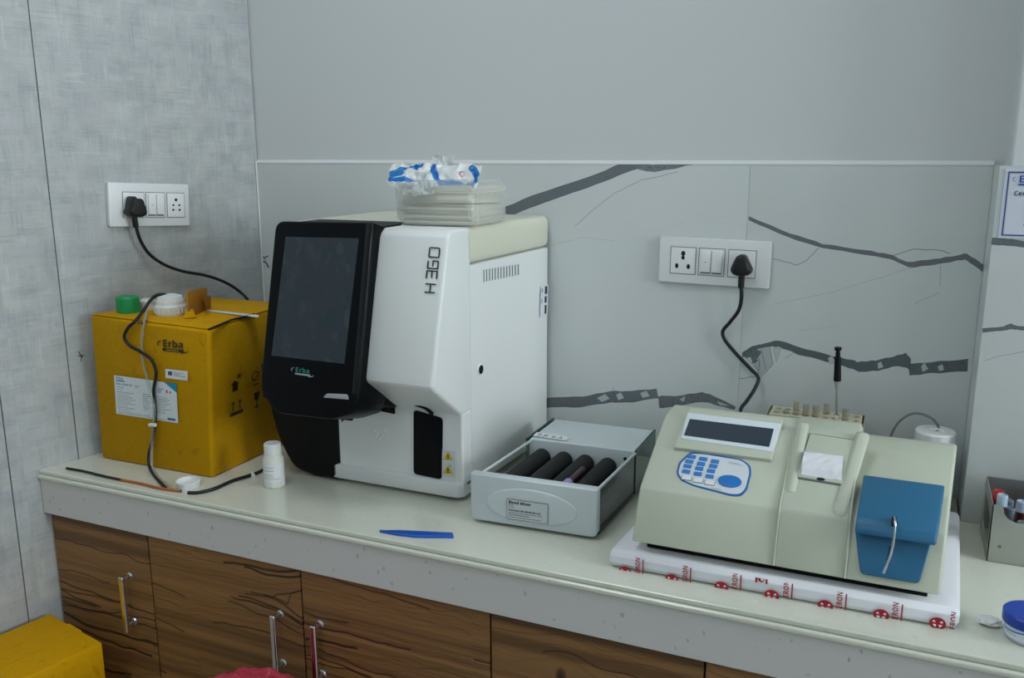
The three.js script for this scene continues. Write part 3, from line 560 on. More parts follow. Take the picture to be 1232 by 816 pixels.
// ------------------------------------------------------------------ haematology analyzer
const AX = -0.711, AT = 1.372;
{
  const t = thing('blood_analyzer', 'white and black bench analyzer with a tall touch screen', 'analyzer', V(-0.9, CT, 0.2));
  const XL = -1.105, back = 0.012, xb = -0.693;
  const ringP = (in_ = 0) => [[XL + in_, 0.352], [XL + in_, back + in_], [xb - in_, back + in_], [AX - in_ + 0.001, 0.352]].reverse();
  part(t, 'rear_housing', plan(ringP(), CT + 0.016, 1.3035, 0.004), M.white);
  part(t, 'top_cover', plan(roundPoly(ringP(), [0, 0, 0.03, 0.02]), 1.304, AT, 0.014), M.cream, 'cream coloured top');
  // front cover: sloping face above an undercut
  const zy = [[0.345, 1.03], [0.388, 1.03], [0.497, 1.109], [0.429, 1.362], [0.415, AT], [0.345, AT]];
  part(t, 'front_cover', xprof(roundPoly(zy, [0, 0.004, 0.01, 0.01, 0.004, 0], 5), -0.85, AX, 0.006), M.white);
  // base front, plinth, feet
  part(t, 'lower_front', rbox(-1.0, AX, 0.885, 1.034, 0.34, 0.386, 0.005), M.white);
  part(t, 'plinth', plan(roundPoly([[-1.0, 0.34], [-1.0, 0.392], [AX, 0.392], [AX, 0.34]].reverse(), [0, 0.02, 0.004, 0], 6), CT + 0.008, 0.899, 0.004), M.white);
  for (const [x, z] of [[-0.74, 0.36], [-1.05, 0.33], [-0.73, 0.05], [-1.07, 0.05]]) part(t, 'foot', lathe(V(x, CT, z), [[0, 0], [0.012, 0], [0.012, 0.016], [0, 0.016]], 16), M.black);
  // black screen module
  const e = V(0, 1.362 - 1.109, 0.429 - 0.497).normalize();
  const FS = new Frame(V(0, 1.109, 0.497), V(1, 0, 0), e);         // plane of the sloping front
  const H = 0.021;
  const [, vT] = FS.px(380, 267, H);
  const o = roundPoly(pxs(FS, [[331, 265.5], [450, 267.5], [430.5, 480], [424, 497], [398, 505], [330, 497], [313.5, 470], [313.5, 452]], H), [0.02, 0.006, 0.008, 0.006, 0.01, 0.02, 0.01, 0.01], 6);
  part(t, 'screen_module', extr(FS, o, -0.075, H, 0.005), M.blackGloss);
  part(t, 'edge_trim', extr(FS, roundPoly(pxs(FS, [[441, 269], [449.2, 269.2], [429.6, 474], [423.5, 474]], H), 0.003), H - 0.003, H + 0.0014, 0.001), std(0x07090d, 0.16), 'glossy bevel beside the screen');
  part(t, 'module_top', rbox(-1.07, -0.856, AT - 0.03, AT + 0.0015, 0.30, 0.405, 0.004), M.black);
  const scr = pxs(FS, [[344, 285], [432, 287], [414.5, 438], [327, 428]], H);
  part(t, 'screen', extr(FS, scr.slice().reverse(), H - 0.002, H + 0.0008), std(0xffffff, 0.22, {
    map: canvas(512, 512, (g) => { g.fillStyle = '#2c353d'; g.fillRect(0, 0, 512, 512); for (let i = 0; i < 60; i++) { g.fillStyle = rnd() < 0.6 ? rgb(70, 80, 92, rr(0.1, 0.35)) : rgb(26, 52, 54, rr(0.15, 0.4)); g.beginPath(); g.ellipse(rr(0, 512), rr(0, 512), rr(8, 34), rr(8, 60), rr(-0.6, 0.6), 0, 7); g.fill(); } for (let i = 0; i < 7; i++) { g.strokeStyle = rgb(84, 96, 104, rr(0.06, 0.16)); g.lineWidth = rr(2, 7); g.beginPath(); const x = rr(120, 330), y = rr(160, 420); g.arc(x, y, rr(16, 50), rr(0, 3), rr(3, 6)); g.stroke(); } }) }), 'dusty dark touch screen');
  { const m = t.children[t.children.length - 1], p = m.geometry.attributes.position, uv = m.geometry.attributes.uv; for (let i = 0; i < p.count; i++) uv.setXY(i, (p.getX(i) - 0) * 5, p.getY(i) * 5); }
  part(t, 'screen_logo', sheet(FS, pxs(FS, [[350, 439], [380, 442.5], [379, 457], [350, 453]], H), H + 0.0006), print(canvas(512, 256, (g) => { g.strokeStyle = '#9fb0b0'; g.lineWidth = 14; g.beginPath(); g.ellipse(256, 128, 235, 82, 0.14, 0.15, 0.95); g.stroke(); g.beginPath(); g.ellipse(256, 128, 235, 82, 0.14, 2.75, 3.75); g.stroke(); g.fillStyle = '#2e7f78'; g.font = 'bold 140px sans-serif'; g.fillText('Erba', 100, 140); g.fillStyle = '#93a1a2'; g.fillRect(98, 160, 320, 40); })));
  part(t, 'status_window', extr(FS, roundPoly(pxs(FS, [[394, 473.5], [418, 474.5], [420, 481], [389, 478.5]].reverse(), H), 0.003), H - 0.003, H + 0.0016, 0.0006), std(0x9aa0aa, 0.35), 'pale grey bar under the screen');
  // fin below the white cover
  const un = V(0, 0.079, 0.109).normalize(), FU = new Frame(V(0, 1.109, 0.497), V(1, 0, 0), un);
  part(t, 'lower_fin', extr(FU, roundPoly(pxs(FU, [[436, 458], [440, 461], [474, 493], [473, 498], [445, 495], [428, 490]].reverse(), 0), 0.004), -0.02, 0.004, 0.002), M.black);
  const FQ = frontF(0.386);
  part(t, 'lower_fin', extr(FQ, pxs(FQ, [[411, 508], [414, 503.5], [440, 489.5], [455, 494.5], [474, 498.5], [474, 488], [440, 452], [411, 452]], 0.004).reverse(), -0.02, 0.0045, 0.0015), M.black);
  // black lower housing, rounded at its left foot
  const lo = roundPoly([[-0.984, 1.04], [-0.984, CT + 0.004], [-1.045, CT + 0.003], [-1.098, CT + 0.012], [-1.132, 0.925], [-1.152, 1.0], [-1.15, 1.09], [-1.06, 1.12], [-0.98, 1.12]].reverse(), [0, 0.01, 0.01, 0.02, 0.05, 0.03, 0.03, 0.01, 0.004].reverse(), 6);
  part(t, 'lower_housing', extr(frontF(0), lo, 0.2, 0.392, 0.01), M.black);
  // slope that carries the screen module back to the lower housing
  part(t, 'module_underside', xprof([[0.34, 1.0], [0.386, 0.99], [0.50, 1.055], [0.50, 1.12], [0.34, 1.12]], -1.075, -0.95, 0.006), M.black);
  part(t, 'module_underside', xprof([[0.34, 1.028], [0.39, 1.03], [0.50, 1.066], [0.50, 1.12], [0.34, 1.12]], -0.952, -0.85, 0.004), M.black);
  // sample bay
  const FF = frontF(0.386);
  part(t, 'sample_bay', extr(FF, roundPoly(pxs(FF, [[498, 493], [533, 503], [532, 577], [498, 570]].reverse(), 0), 0.008), -0.001, 0.0022, 0.001), M.blackGloss, 'black sample bay');
  part(t, 'sample_probe', tube([onZ(500, 487, 0.405), onZ(506, 488.5, 0.41), onZ(512, 491, 0.408), onZ(520, 498, 0.392)], 0.0038, 20, 8), M.black);
  // lettering
  part(t, 'model_lettering', sheet(FS, pxs(FS, [[510, 353], [517, 296.5], [531, 297.5], [525, 354]]), 0.0012), print(canvas(1024, 256, (g) => {
    g.strokeStyle = '#23272a'; g.lineWidth = 30; g.lineJoin = 'round'; const T = 20, B = 236, m = 128; const L = (...p) => { g.beginPath(); for (let i = 0; i < p.length; i += 2) (i ? g.lineTo(p[i], p[i + 1]) : g.moveTo(p[i], p[i + 1])); g.stroke(); };
    L(25, T, 25, B); L(205, T, 205, B); L(25, m, 205, m);
    L(325, T, 490, T, 490, B, 325, B); L(345, m, 490, m);
    L(710, T, 545, T, 545, B, 710, B, 710, m, 590, m);
    g.beginPath(); g.roundRect(790, T, 205, B - T, 26); g.stroke();
  })));
  // faint relief mark on the base front
  part(t, 'relief_mark', merge([[450, 518, 453, 521], [455, 520, 452, 527], [459, 526, 456, 530], [463, 518, 466, 521], [461, 523, 459, 526]].map(([a, b, c, d]) => tube([onZ(a, b, 0.3862), onZ(c, d, 0.3862)], 0.0011, 4, 5))), M.switchKey);
  // right side: vents, lock, stickers
  const sd = V(xb - AX, 0, back - 0.352), SF = new Frame(V(AX, 0, 0.352), sd, V(0, 1, 0));
  for (let i = 0; i < 13; i++) { const k = i / 12, [u0, v0] = SF.px(581.5 + 41.5 * k, 324.5 - 6.5 * k), [, v1] = SF.px(581.5 + 41.5 * k, 339.5 - 8.5 * k); part(t, 'vent_slot', extr(SF, roundPoly(rect(u0 - 0.0017, v1, u0 + 0.0017, v0), 0.0012, 3), 0.0001, 0.0012), M.gap); }
  const lk = SF.px(577, 444.5), circ = (r) => { const a = []; for (let i = 0; i < 24; i++) a.push([lk[0] + r * Math.cos(i * Math.PI / 12), lk[1] + r * Math.sin(i * Math.PI / 12)]); return a; };
  const lock = part(t, 'lock', extr(SF, circ(0.0115), 0, 0.003, 0.001), M.switchKey);
  part(lock, 'keyhole', extr(SF, circ(0.0085), 0.003, 0.0036), M.black);
  part(t, 'serial_sticker', sheet(SF, pxs(SF, [[649.5, 344.5], [658.5, 342.5], [657.5, 379], [648.5, 381.5]]), 0.0014), print(canvas(128, 384, (g) => { g.fillStyle = '#e4e6ec'; g.fillRect(0, 0, 128, 384); g.fillStyle = '#2c3140'; g.fillRect(70, 14, 44, 96); g.fillRect(70, 140, 36, 80); g.fillRect(74, 250, 34, 110); g.fillStyle = '#9aa0b4'; g.fillRect(14, 30, 26, 50); g.fillRect(14, 160, 20, 60); })), 'white serial sticker with dark blocks');
  const warn = (cx, cy) => {
    const w = part(t, 'warning_sticker', sheet(FF, pxs(FF, [[cx - 7, cy - 8], [cx + 7, cy - 6.5], [cx + 7, cy + 7], [cx - 7, cy + 6]]), 0.0008), print(canvas(128, 128, (g) => { g.fillStyle = '#d9b81c'; g.beginPath(); g.moveTo(64, 14); g.lineTo(120, 112); g.lineTo(8, 112); g.fill(); g.fillStyle = '#5a4a12'; g.fillRect(54, 52, 20, 34); g.fillRect(48, 92, 32, 10); })), 'yellow warning triangle');
    return w;
  };
  warn(539.5, 548.5); warn(539.5, 565);
  part(t, 'notice_sticker', sheet(FF, pxs(FF, [[532, 541], [547, 543], [547, 575], [532, 573]]), 0.0005), print(canvas(96, 192, (g) => { g.fillStyle = '#d4d7da'; g.fillRect(0, 0, 96, 192); g.fillStyle = '#777f88'; g.fillRect(60, 96, 6, 22); g.fillRect(58, 134, 14, 8); })));
}
// ------------------------------------------------------------------ pack of folded tissues on the analyzer
{
  const x0 = -0.846, x1 = -0.699, z0 = 0.232, z1 = 0.358, y0 = AT, t = thing('tissue_pack', 'opened plastic pack of folded paper tissues on the analyzer', 'tissue pack', V(-0.772, AT, 0.295));
  seed = 77;
  const L = [];
  const n = 16;
  for (let i = 0; i < n; i++) {
    const a = y0 + 0.001 + i * 0.0044, sx = rr(-0.004, 0.004), sz = rr(-0.008, 0.003), th = rr(0.0036, 0.0052);
    const lift = i > 6 ? (i - 6) * 0.0006 : 0;
    L.push(hexa([V(x0 + sx, a, z0), V(x1 + sx, a, z0), V(x0 + sx, a + th, z0), V(x1 + sx, a + th, z0), V(x0 + sx + lift, a, z1 + sz), V(x1 + sx, a, z1 + sz), V(x0 + sx + lift, a + th, z1 + sz), V(x1 + sx, a + th, z1 + sz)], 0.0004, 8, 0.0035, [0.147, 0.0044, 0.126]));
  }
  for (let i = 0; i < n; i++) { L[i].userData = {}; part(t, 'tissue', L[i], M.tissue); }
  // clear film bag round the stack
  const bag = new RoundedBoxGeometry(x1 - x0 + 0.018, 0.079, z1 - z0 + 0.012, 26, 0.018), bp = bag.attributes.position;
  for (let i = 0; i < bp.count; i++) {
    const a = V(bp.getX(i), bp.getY(i), bp.getZ(i)), rid = (x, y, z) => 1 - 2 * Math.abs(noise(x, y, z));
    const w1 = rid(a.x * 22, a.y * 30, a.z * 22), w2 = rid(a.x * 60 + 3, a.y * 50, a.z * 60), s = 0.003 * w1 + 0.0022 * w2;
    const sx = Math.sign(a.x) * Math.min(1, Math.abs(a.x) / 0.07), sz = Math.sign(a.z) * Math.min(1, Math.abs(a.z) / 0.06), sy = Math.max(0, a.y / 0.045);
    a.x += s * sx - 0.006 * (sx > 0.9 ? Math.abs(a.y) / 0.045 : 0); a.z += s * sz; a.y += sy * (0.008 * w1 + 0.004 * w2 - 0.004);
    a.y = Math.max(a.y, -0.0395);
    bp.setXYZ(i, a.x, a.y, a.z);
  }
  bag.translate((x0 + x1) / 2, y0 + 0.04, (z0 + z1) / 2); bag.computeVertexNormals();
  part(t, 'film_bag', bag, M.film, 'clear crinkled plastic film');
  // crumpled printed mouth of the bag
  const crumple = (c, w, h, tiltX, amp, f, off, mat, label) => {
    const g = new THREE.PlaneGeometry(w, h, 36, 18), p = g.attributes.position;
    for (let i = 0; i < p.count; i++) { const x = p.getX(i), y = p.getY(i); p.setXYZ(i, x + 0.004 * noise(x * 40 + off, y * 40, 1), y + 0.004 * noise(x * 40, y * 40 + off, 4), amp * (noise(x * f + off, y * f, 2) + 0.5 * noise(x * f * 2.3, y * f * 2.3 + off, 7))); }
    g.rotateX(tiltX); g.translate(c.x, c.y, c.z); g.computeVertexNormals();
    part(t, 'printed_film', g, mat, label);
  };
  const blue = (k) => canvas(512, 256, (g, w, h) => {
    g.fillStyle = '#eef1f2'; g.fillRect(0, 0, w, h); g.lineCap = 'round'; g.lineJoin = 'round'; g.strokeStyle = '#0f7fd0'; g.lineWidth = 56;
    g.beginPath();
    if (k === 0) { g.moveTo(10, 120); g.lineTo(120, 70); g.lineTo(260, 60); g.lineTo(400, 20); g.moveTo(20, 130); g.lineTo(150, 120); g.moveTo(30, 180); g.lineTo(200, 190); g.lineTo(400, 215); }
    if (k === 1) { g.moveTo(10, 10); g.lineTo(110, 150); g.lineTo(270, 200); g.lineTo(430, 225); g.lineTo(500, 130); g.lineTo(410, 40); }
    g.stroke(); g.strokeStyle = '#124fa0'; g.lineWidth = 16; g.beginPath(); if (k === 1) { g.moveTo(10, 0); g.lineTo(110, 140); g.moveTo(400, 40); g.lineTo(490, 120); g.lineTo(410, 200); } else { g.moveTo(150, 60); g.lineTo(400, 20); } g.stroke();
    g.strokeStyle = '#c9506a'; g.lineWidth = 8; if (k === 1) { g.beginPath(); g.arc(330, 90, 20, 0, 5); g.stroke(); }
  });
  const filmP = (k) => std(0xffffff, 0.3, { map: blue(k), side: THREE.DoubleSide, transmission: 0.15, thickness: 0 });
  crumple(V(-0.838, AT + 0.091, 0.338), 0.085, 0.046, -0.5, 0.006, 34, 3, filmP(0), 'crumpled film with blue print');
  crumple(V(-0.75, AT + 0.088, 0.335), 0.108, 0.056, -0.7, 0.006, 26, 11, filmP(1), 'crumpled film with blue print');
  crumple(V(-0.795, AT + 0.102, 0.297), 0.05, 0.05, -0.4, 0.009, 36, 20, std(0xe6eaea, 0.35, { side: THREE.DoubleSide, transmission: 0.35, thickness: 0 }), 'crumpled clear film');
  crumple(V(-0.8, AT + 0.068, 0.37), 0.06, 0.022, -0.2, 0.004, 40, 31, std(0xe3e7e7, 0.3, { side: THREE.DoubleSide, transmission: 0.45, thickness: 0 }), 'crumpled clear film');
  crumple(V(-0.866, AT + 0.085, 0.315), 0.03, 0.03, -0.5, 0.007, 60, 41, M.film, 'crumpled clear film');
}
// ------------------------------------------------------------------ roller mixer
{
  const t = thing('roller_mixer', 'grey metal roller mixer with four black rollers', 'mixer', V(-0.54, CT, 0.28));
  const XA = -0.66, XB = -0.429, zf = 0.46, zf2 = 0.448, T = 0.952;
  const skew = (x) => zf + (zf2 - zf) * (x - XA) / (XB - XA);
  const ang = Math.atan2(zf - zf2, XB - XA), F = new Frame(V(XA, 0, zf), V(Math.cos(ang), 0, -Math.sin(ang)), V(0, 1, 0)), W = Math.hypot(XB - XA, zf - zf2);
  part(t, 'front_panel', extr(F, roundPoly([[0, CT + 0.006], [W, CT + 0.006], [W, T], [0, T]], [0.012, 0.012, 0.002, 0.002]), -0.02, 0, 0.003), M.metalGrey);
  const el = []; for (let i = 0; i < 48; i++) { const a = i * Math.PI / 24; el.push([W * 0.49 + 0.083 * Math.cos(a), 0.905 + 0.032 * Math.sin(a)]); }
  part(t, 'raised_oval', extr(F, el, -0.004, 0.0022, 0.0021), M.metalGrey);
  part(t, 'name_plate', sheet(F, pxs(F, [[609.5, 599.5], [660, 606.5], [659.5, 631], [610, 624]], 0.0022), 0.0026), print(canvas(768, 384, (g) => {
    g.fillStyle = '#c3cacc'; g.fillRect(0, 0, 768, 384); g.strokeStyle = '#20262a'; g.lineWidth = 8; g.beginPath(); g.roundRect(6, 6, 756, 372, 30); g.stroke();
    g.fillStyle = g.strokeStyle = '#0c1013'; g.lineWidth = 4; g.font = 'bold 72px sans-serif'; g.fillText('Blood Mixer', 36, 84); g.strokeText('Blood Mixer', 36, 84); g.font = 'bold 34px sans-serif'; g.fillText('M. No. :', 36, 122); g.fillText('Sr. No. :', 36, 162);
    g.font = 'bold 46px sans-serif'; g.fillText('Transasia Bio-Medicals Ltd.', 36, 222); g.lineWidth = 2.5; g.strokeText('Transasia Bio-Medicals Ltd.', 36, 222); scribble(g, 36, 246, 690, 1, 30, [20, 26, 32], 16); scribble(g, 36, 284, 620, 1, 30, [20, 26, 32], 16); scribble(g, 36, 326, 690, 1, 30, [20, 26, 32], 16);
  })), 'silver name plate with black print');
  part(t, 'base_tray', plan([[XA + 0.004, zf - 0.018], [XB - 0.002, zf2 - 0.018], [-0.4225, 0.1], [-0.642, 0.105]], CT + 0.006, CT + 0.016), std(0x23282b, 0.5), 'tray darkened for the shade under the rollers');  // dark colour carries the shade inside the mixer
  for (const [x, z] of [[XA + 0.03, 0.43], [XB - 0.03, 0.42], [-0.62, 0.13], [-0.45, 0.13]]) part(t, 'foot', lathe(V(x, CT, z), [[0, 0], [0.009, 0], [0.009, 0.007], [0, 0.007]], 14), M.black);
  part(t, 'motor_housing', plan([[-0.637, 0.102], [-0.637, 0.243], [-0.4265, 0.233], [-0.4265, 0.096]], CT + 0.016, T, 0.002), M.metalGrey);
  for (const [x, z0, z1] of [[-0.6425, 0.102, 0.247], [-0.4255, 0.094, 0.237]]) part(t, 'side_plate', rbox(x - 0.0014, x + 0.0024, CT + 0.008, T + 0.002, z0, z1, 0.0008), M.tealGlass, 'green acrylic side plate');
  // side rails and side sheets, the right one tinted to darken the inside as shade
  const rails = [[V(XA + 0.014, T - 0.004, zf - 0.02), V(-0.634, T - 0.004, 0.243)], [V(XB - 0.004, T - 0.004, zf2 - 0.02), V(-0.4255, T - 0.004, 0.233)]];
  for (const [a, b] of rails) { part(t, 'side_rail', rod(a, b, 0.0028, 0.0028, 10), M.metalGrey); }
  for (const [a, b] of rails) { part(t, 'side_sheet', hexa([V(b.x - 0.0006, CT + 0.016, b.z), V(b.x + 0.0006, CT + 0.016, b.z), V(b.x - 0.0006, T - 0.006, b.z), V(b.x + 0.0006, T - 0.006, b.z), V(a.x - 0.0006, CT + 0.016, a.z), V(a.x + 0.0006, CT + 0.016, a.z), V(a.x - 0.0006, T - 0.006, a.z), V(a.x + 0.0006, T - 0.006, a.z)], 0, 1), a.x > -0.5 ? std(0x93a1a8, 0.1, { transmission: 0.92, thickness: 0 }) : M.clear); }
  for (const x of [-0.609, -0.5635, -0.5195, -0.475]) {
    const a = V(x - 0.004, 0.919, 0.441 - (x + 0.66) * 0.05), b = V(x, 0.919, 0.246);
    const r = part(t, 'roller', rod(b, a, 0.0175, 0.0175, 28), M.roller);
    part(r, 'axle', rod(V(b.x, b.y, 0.238), V(b.x, b.y, 0.248), 0.006, 0.006, 12), M.steel);
  }
  part(t, 'bolt', rod(V(-0.445, 0.935, 0.232), V(-0.445, 0.935, 0.237), 0.003, 0.003, 10), M.black);
  part(t, 'bolt', rod(V(-0.445, 0.905, 0.232), V(-0.445, 0.905, 0.237), 0.003, 0.003, 10), M.black);
  const ft = topF(T);
  part(t, 'written_sticker', sheet(ft, pxs(ft, [[646, 521], [685, 527], [681, 531.5], [641, 525.5]]), 0.0008), print(canvas(384, 96, (g) => { g.fillStyle = '#e2e6e6'; g.fillRect(0, 0, 384, 96); g.strokeStyle = '#4a4f58'; g.lineWidth = 10; g.beginPath(); g.moveTo(40, 70); g.lineTo(50, 24); g.lineTo(78, 40); g.lineTo(60, 70); g.moveTo(120, 24); g.lineTo(112, 70); g.lineTo(150, 30); g.lineTo(146, 70); g.moveTo(210, 70); g.arc(222, 48, 18, 0, 6); g.moveTo(280, 70); g.lineTo(300, 24); g.lineTo(318, 70); g.stroke(); })), 'white sticker with pen writing');
  // sample tubes
  const tubeT = (label, a, b, cap, fill) => {
    const d = b.clone().sub(a).normalize(), k = thing('sample_tube', label, 'tube', a.clone().lerp(b, 0.5), 'sample tubes on the mixer');
    part(k, 'tube_body', rod(a, b, 0.0058, 0.0058, 18), fill);
    part(k, 'cap', rod(b.clone().addScaledVector(d, -0.004), b.clone().addScaledVector(d, 0.014), 0.0082, 0.0082, 18), cap);
  };
  const lil = std(0x9a8fc9, 0.4);
  tubeT('sample tube with a lilac cap lying between mixer rollers', V(-0.496, 0.9385, 0.33), V(-0.4975, 0.9385, 0.405), lil, std(0x3a0f12, 0.3));
  tubeT('pale blue capped sample tube in the mixer tray', V(-0.441, 0.884, 0.3), V(-0.442, 0.884, 0.365), std(0x8aa0cf, 0.4), std(0xaab6c8, 0.3));
}
// blue strip on the worktop
{
  const f = topF(CT), p = pxs(f, [[456, 641.2], [480, 640.5], [545, 643.8], [546, 648.2], [500, 648], [478, 645.5]]);
  const g = extr(f, roundPoly(p.reverse(), 0.002), 0.0002, 0.005, 0.0015);
  const c = onY(502, 645, CT); c.y = CT;
  solo('plastic_strip', g, std(0x1257b8, 0.4), 'slim blue plastic strip lying before the analyzer', 'strip', c);
}
// ------------------------------------------------------------------ wrapped foam slab under the photometer
const PADT = 0.889;
{
  const t = thing('foam_slab', 'white plastic-wrapped foam slab with red print', 'foam slab', V(-0.13, CT, 0.32));
  const c = (x, y, z) => V(x, y, z);
  const b = CT + 0.0005, q = [c(-0.36, b, 0.15), c(0.13, b, 0.14), c(-0.36, PADT, 0.15), c(0.132, PADT, 0.14), c(-0.385, b, 0.53), c(0.114, b, 0.522), c(-0.384, PADT, 0.527), c(0.117, PADT, 0.52)];
  part(t, 'slab', hexa(q, 0.011, 8, 0.0012, [0.5, 0.03, 0.38]), std(0xe9eaf0, 0.35, { clearcoat: 0.3, clearcoatRoughness: 0.3 }));
  const ang = Math.atan2(0.008, 0.499), F = new Frame(V(-0.385, 0, 0.5305), V(Math.cos(ang), 0, -Math.sin(ang)), V(0, 1, 0));
  const u0 = 0.006, u1 = 0.494, W = 2048, Hh = 124, y0 = CT + 0.001, y1 = PADT;
  part(t, 'red_print', sheet(F, [[u0, y1], [u1, y1], [u1, y0], [u0, y0]], 0.0012), print(canvas(W, Hh, (g) => {
    g.clearRect(0, 0, W, Hh);
    const at = (x, y) => { const [u, v] = F.px(x, y, 0.0012); return [(u - u0) / (u1 - u0) * W, (1 - (v - y0) / (y1 - y0)) * Hh]; };
    const em = (x, y) => { const [a, b] = at(x, y); g.save(); g.translate(a, b); g.fillStyle = '#a50f26'; g.beginPath(); g.ellipse(0, 0, 44, 40, 0, 0, 7); g.fill(); g.fillStyle = '#eceef2'; for (const k of [-17, 17]) { g.beginPath(); g.ellipse(k, 2, 9, 22, k > 0 ? 0.25 : -0.25, 0, 7); g.fill(); } g.fillStyle = '#a50f26'; g.fillRect(-36, -6, 72, 12); g.restore(); };
    const tx = (x, y) => { const [a, b] = at(x, y); g.save(); g.translate(a, b); g.rotate(-Math.PI / 2); g.fillStyle = '#a50f26'; g.font = 'bold 44px sans-serif'; g.fillText('ERON', -44, 6); g.fillRect(-44, 22, 110, 8); g.restore(); };
    for (const [ex, ey, tx_, ty] of [[752, 688, 769, 683], [808.5, 697.5, 826, 693], [868, 706.5, 886, 702], [928.5, 716.5, 947.5, 712], [993, 729, 1012, 725], [1060, 740, 1079, 738], [1128, 750, 1149, 750]]) { em(ex, ey); tx(tx_, ty); }
    { const [a, b] = at(916, 697); g.fillStyle = '#a50f26'; g.fillRect(a - 36, b - 30, 14, 56); g.fillRect(a + 26, b - 30, 12, 56); g.beginPath(); g.arc(a, b, 20, 0, 7); g.fill(); g.fillStyle = '#eceef2'; g.beginPath(); g.arc(a + 5, b, 10, 0, 7); g.fill(); }
  })), 'red round emblems and lettering');
}
// ------------------------------------------------------------------ photometer
const PB = 0.905;
{
  const t = thing('photometer', 'beige bench photometer with keypad, printer and blue cover', 'photometer', V(-0.13, PADT, 0.33));
  const XL = -0.349, XM = -0.131, XR2 = -0.038, XR = 0.094;
  const prof = (o) => [[0.17, PB], [0.517, PB], [0.478 + o * 0.9, 0.983 + o * 0.3], [0.3275 + o * 0.45, 1.058 + o], [0.262, 1.06 + o], [0.175, 1.03 + o]].reverse();
  const R = [0.006, 0.008, 0.02, 0.006, 0.004, 0.003];
  part(t, 'keypad_housing', xprof(roundPoly(prof(0), R, 5), XL, XM, 0.003), M.beige);
  part(t, 'printer_housing', xprof(roundPoly(prof(0.003), R, 5), XM - 0.003, XR2 + 0.003, 0.003), M.beige);
  const profR = [[0.17, PB], [0.517, PB], [0.4775, 0.981], [0.3, 1.035], [0.24, 1.037], [0.175, 1.02]].reverse();
  const cg = xprof(roundPoly(profR, R, 5), XR2, XR, 0.004);
  { const p = cg.attributes.position; for (let i = 0; i < p.count; i++) if (p.getX(i) > 0.05) p.setX(i, p.getX(i) - 0.006 + (0.517 - p.getZ(i)) * 0.075); cg.computeVertexNormals(); }
  part(t, 'cuvette_housing', soft(cg, 0.6), M.beige);
  for (const [x, o] of [[XM - 0.003, 0.0012], [XR2 + 0.003, 0.0035]]) part(t, 'seam_ridge', tube([V(x, PB + 0.002, 0.5165 + o * 0.5), V(x, 0.965, 0.489 + o), V(x, 0.983 + o, 0.4775 + o), V(x, 1.0 + o, 0.4445 + o), V(x, 1.055 + o, 0.333 + o)], 0.0016, 60, 6), M.beige);
  part(t, 'foot_gap_shade', rbox(XL + 0.018, XR - 0.02, PADT - 0.0005, PB, 0.19, 0.494, 0.002), M.black);  // black block stands in for the feet and the shadow in the gap
  const ey = V(0, 0.075, -0.1505), S = new Frame(V(0, 0.983, 0.478), V(1, 0, 0), ey);
  // display hood
  const hood = pxs(S, [[810, 538.5], [928.5, 553.5], [942.5, 504], [829, 491]], 0.006);
  part(t, 'display_hood', extr(S, roundPoly(hood, 0.004), -0.004, 0.007, 0.002), M.beige);
  const scr = part(t, 'display_frame', extr(S, roundPoly(pxs(S, [[819, 527.5], [929.5, 543.5], [940, 510], [827.5, 496.5]], 0.008), 0.003), 0.004, 0.0084, 0.0008), std(0xdfe6ee, 0.35), 'white display surround');
  part(scr, 'display_window', extr(S, roundPoly(pxs(S, [[823, 524], [925.5, 538], [931, 516.5], [830, 504.5]], 0.0084), 0.001), 0.0082, 0.0092), std(0x1c2c3e, 0.12, { clearcoat: 0.6 }), 'dark blue display window');
  // keypad
  const kp = [[830, 545], [846, 545.5], [893, 553.5], [903, 561], [904, 570], [899, 590], [892, 597.5], [880, 597.5], [835, 585.5], [819, 578.5], [813.5, 570], [817, 557]].reverse();
  const kb = part(t, 'keypad', extr(S, roundPoly(pxs(S, kp), 0.006), -0.001, 0.0012), std(0x2268ad, 0.4), 'keypad with blue border');
  const c0 = [859, 571], sh = kp.map(([x, y]) => [c0[0] + (x - c0[0]) * 0.945, c0[1] + (y - c0[1]) * 0.92]);
  part(kb, 'key_field', extr(S, roundPoly(pxs(S, sh), 0.006), 0.0008, 0.0017), std(0xd9dee4, 0.4), 'white key field');
  const Z = (x, y) => [780 + x / 5.828, 480 + y / 5.828];
  const key = (x, y, w, h, mat, nm) => { const [px, py] = Z(x, y), [u, v] = S.px(px, py, 0.002), [u2] = S.px(px + w, py, 0.002), k = (u2 - u) / 2; return part(kb, nm, extr(S, roundPoly(rect(u - k, v - h, u + k, v + h), 0.0012, 3), 0.0016, 0.0028, 0.0004), mat); };
  const kBlue = std(0x2f7cc4, 0.4), kWhite = std(0xe4e7ea, 0.4);
  for (const [x, y] of [[305, 407], [385, 423], [467, 440], [288, 440], [370, 457], [455, 473], [275, 473], [357, 490], [440, 507], [265, 510], [347, 527], [430, 545]]) key(x, y, 10.3, 0.0042, kBlue, 'blue_key');
  for (const [x, y] of [[268, 556], [347, 573], [430, 590]]) { key(x, y, 12.8, 0.0049, M.gap, 'key_outline'); key(x, y, 11.8, 0.0044, kWhite, 'white_key').geometry.translate(0, 0.0004, 0.0003); }
  { const [u, v] = S.px(...Z(571, 580), 0.002), pts = []; for (let i = 0; i < 32; i++) pts.push([u + 0.0182 * Math.cos(i * Math.PI / 16), v + 0.0128 * Math.sin(i * Math.PI / 16)]); part(kb, 'round_key', extr(S, pts, 0.0016, 0.0034, 0.0006), std(0x1f74c4, 0.4)); }
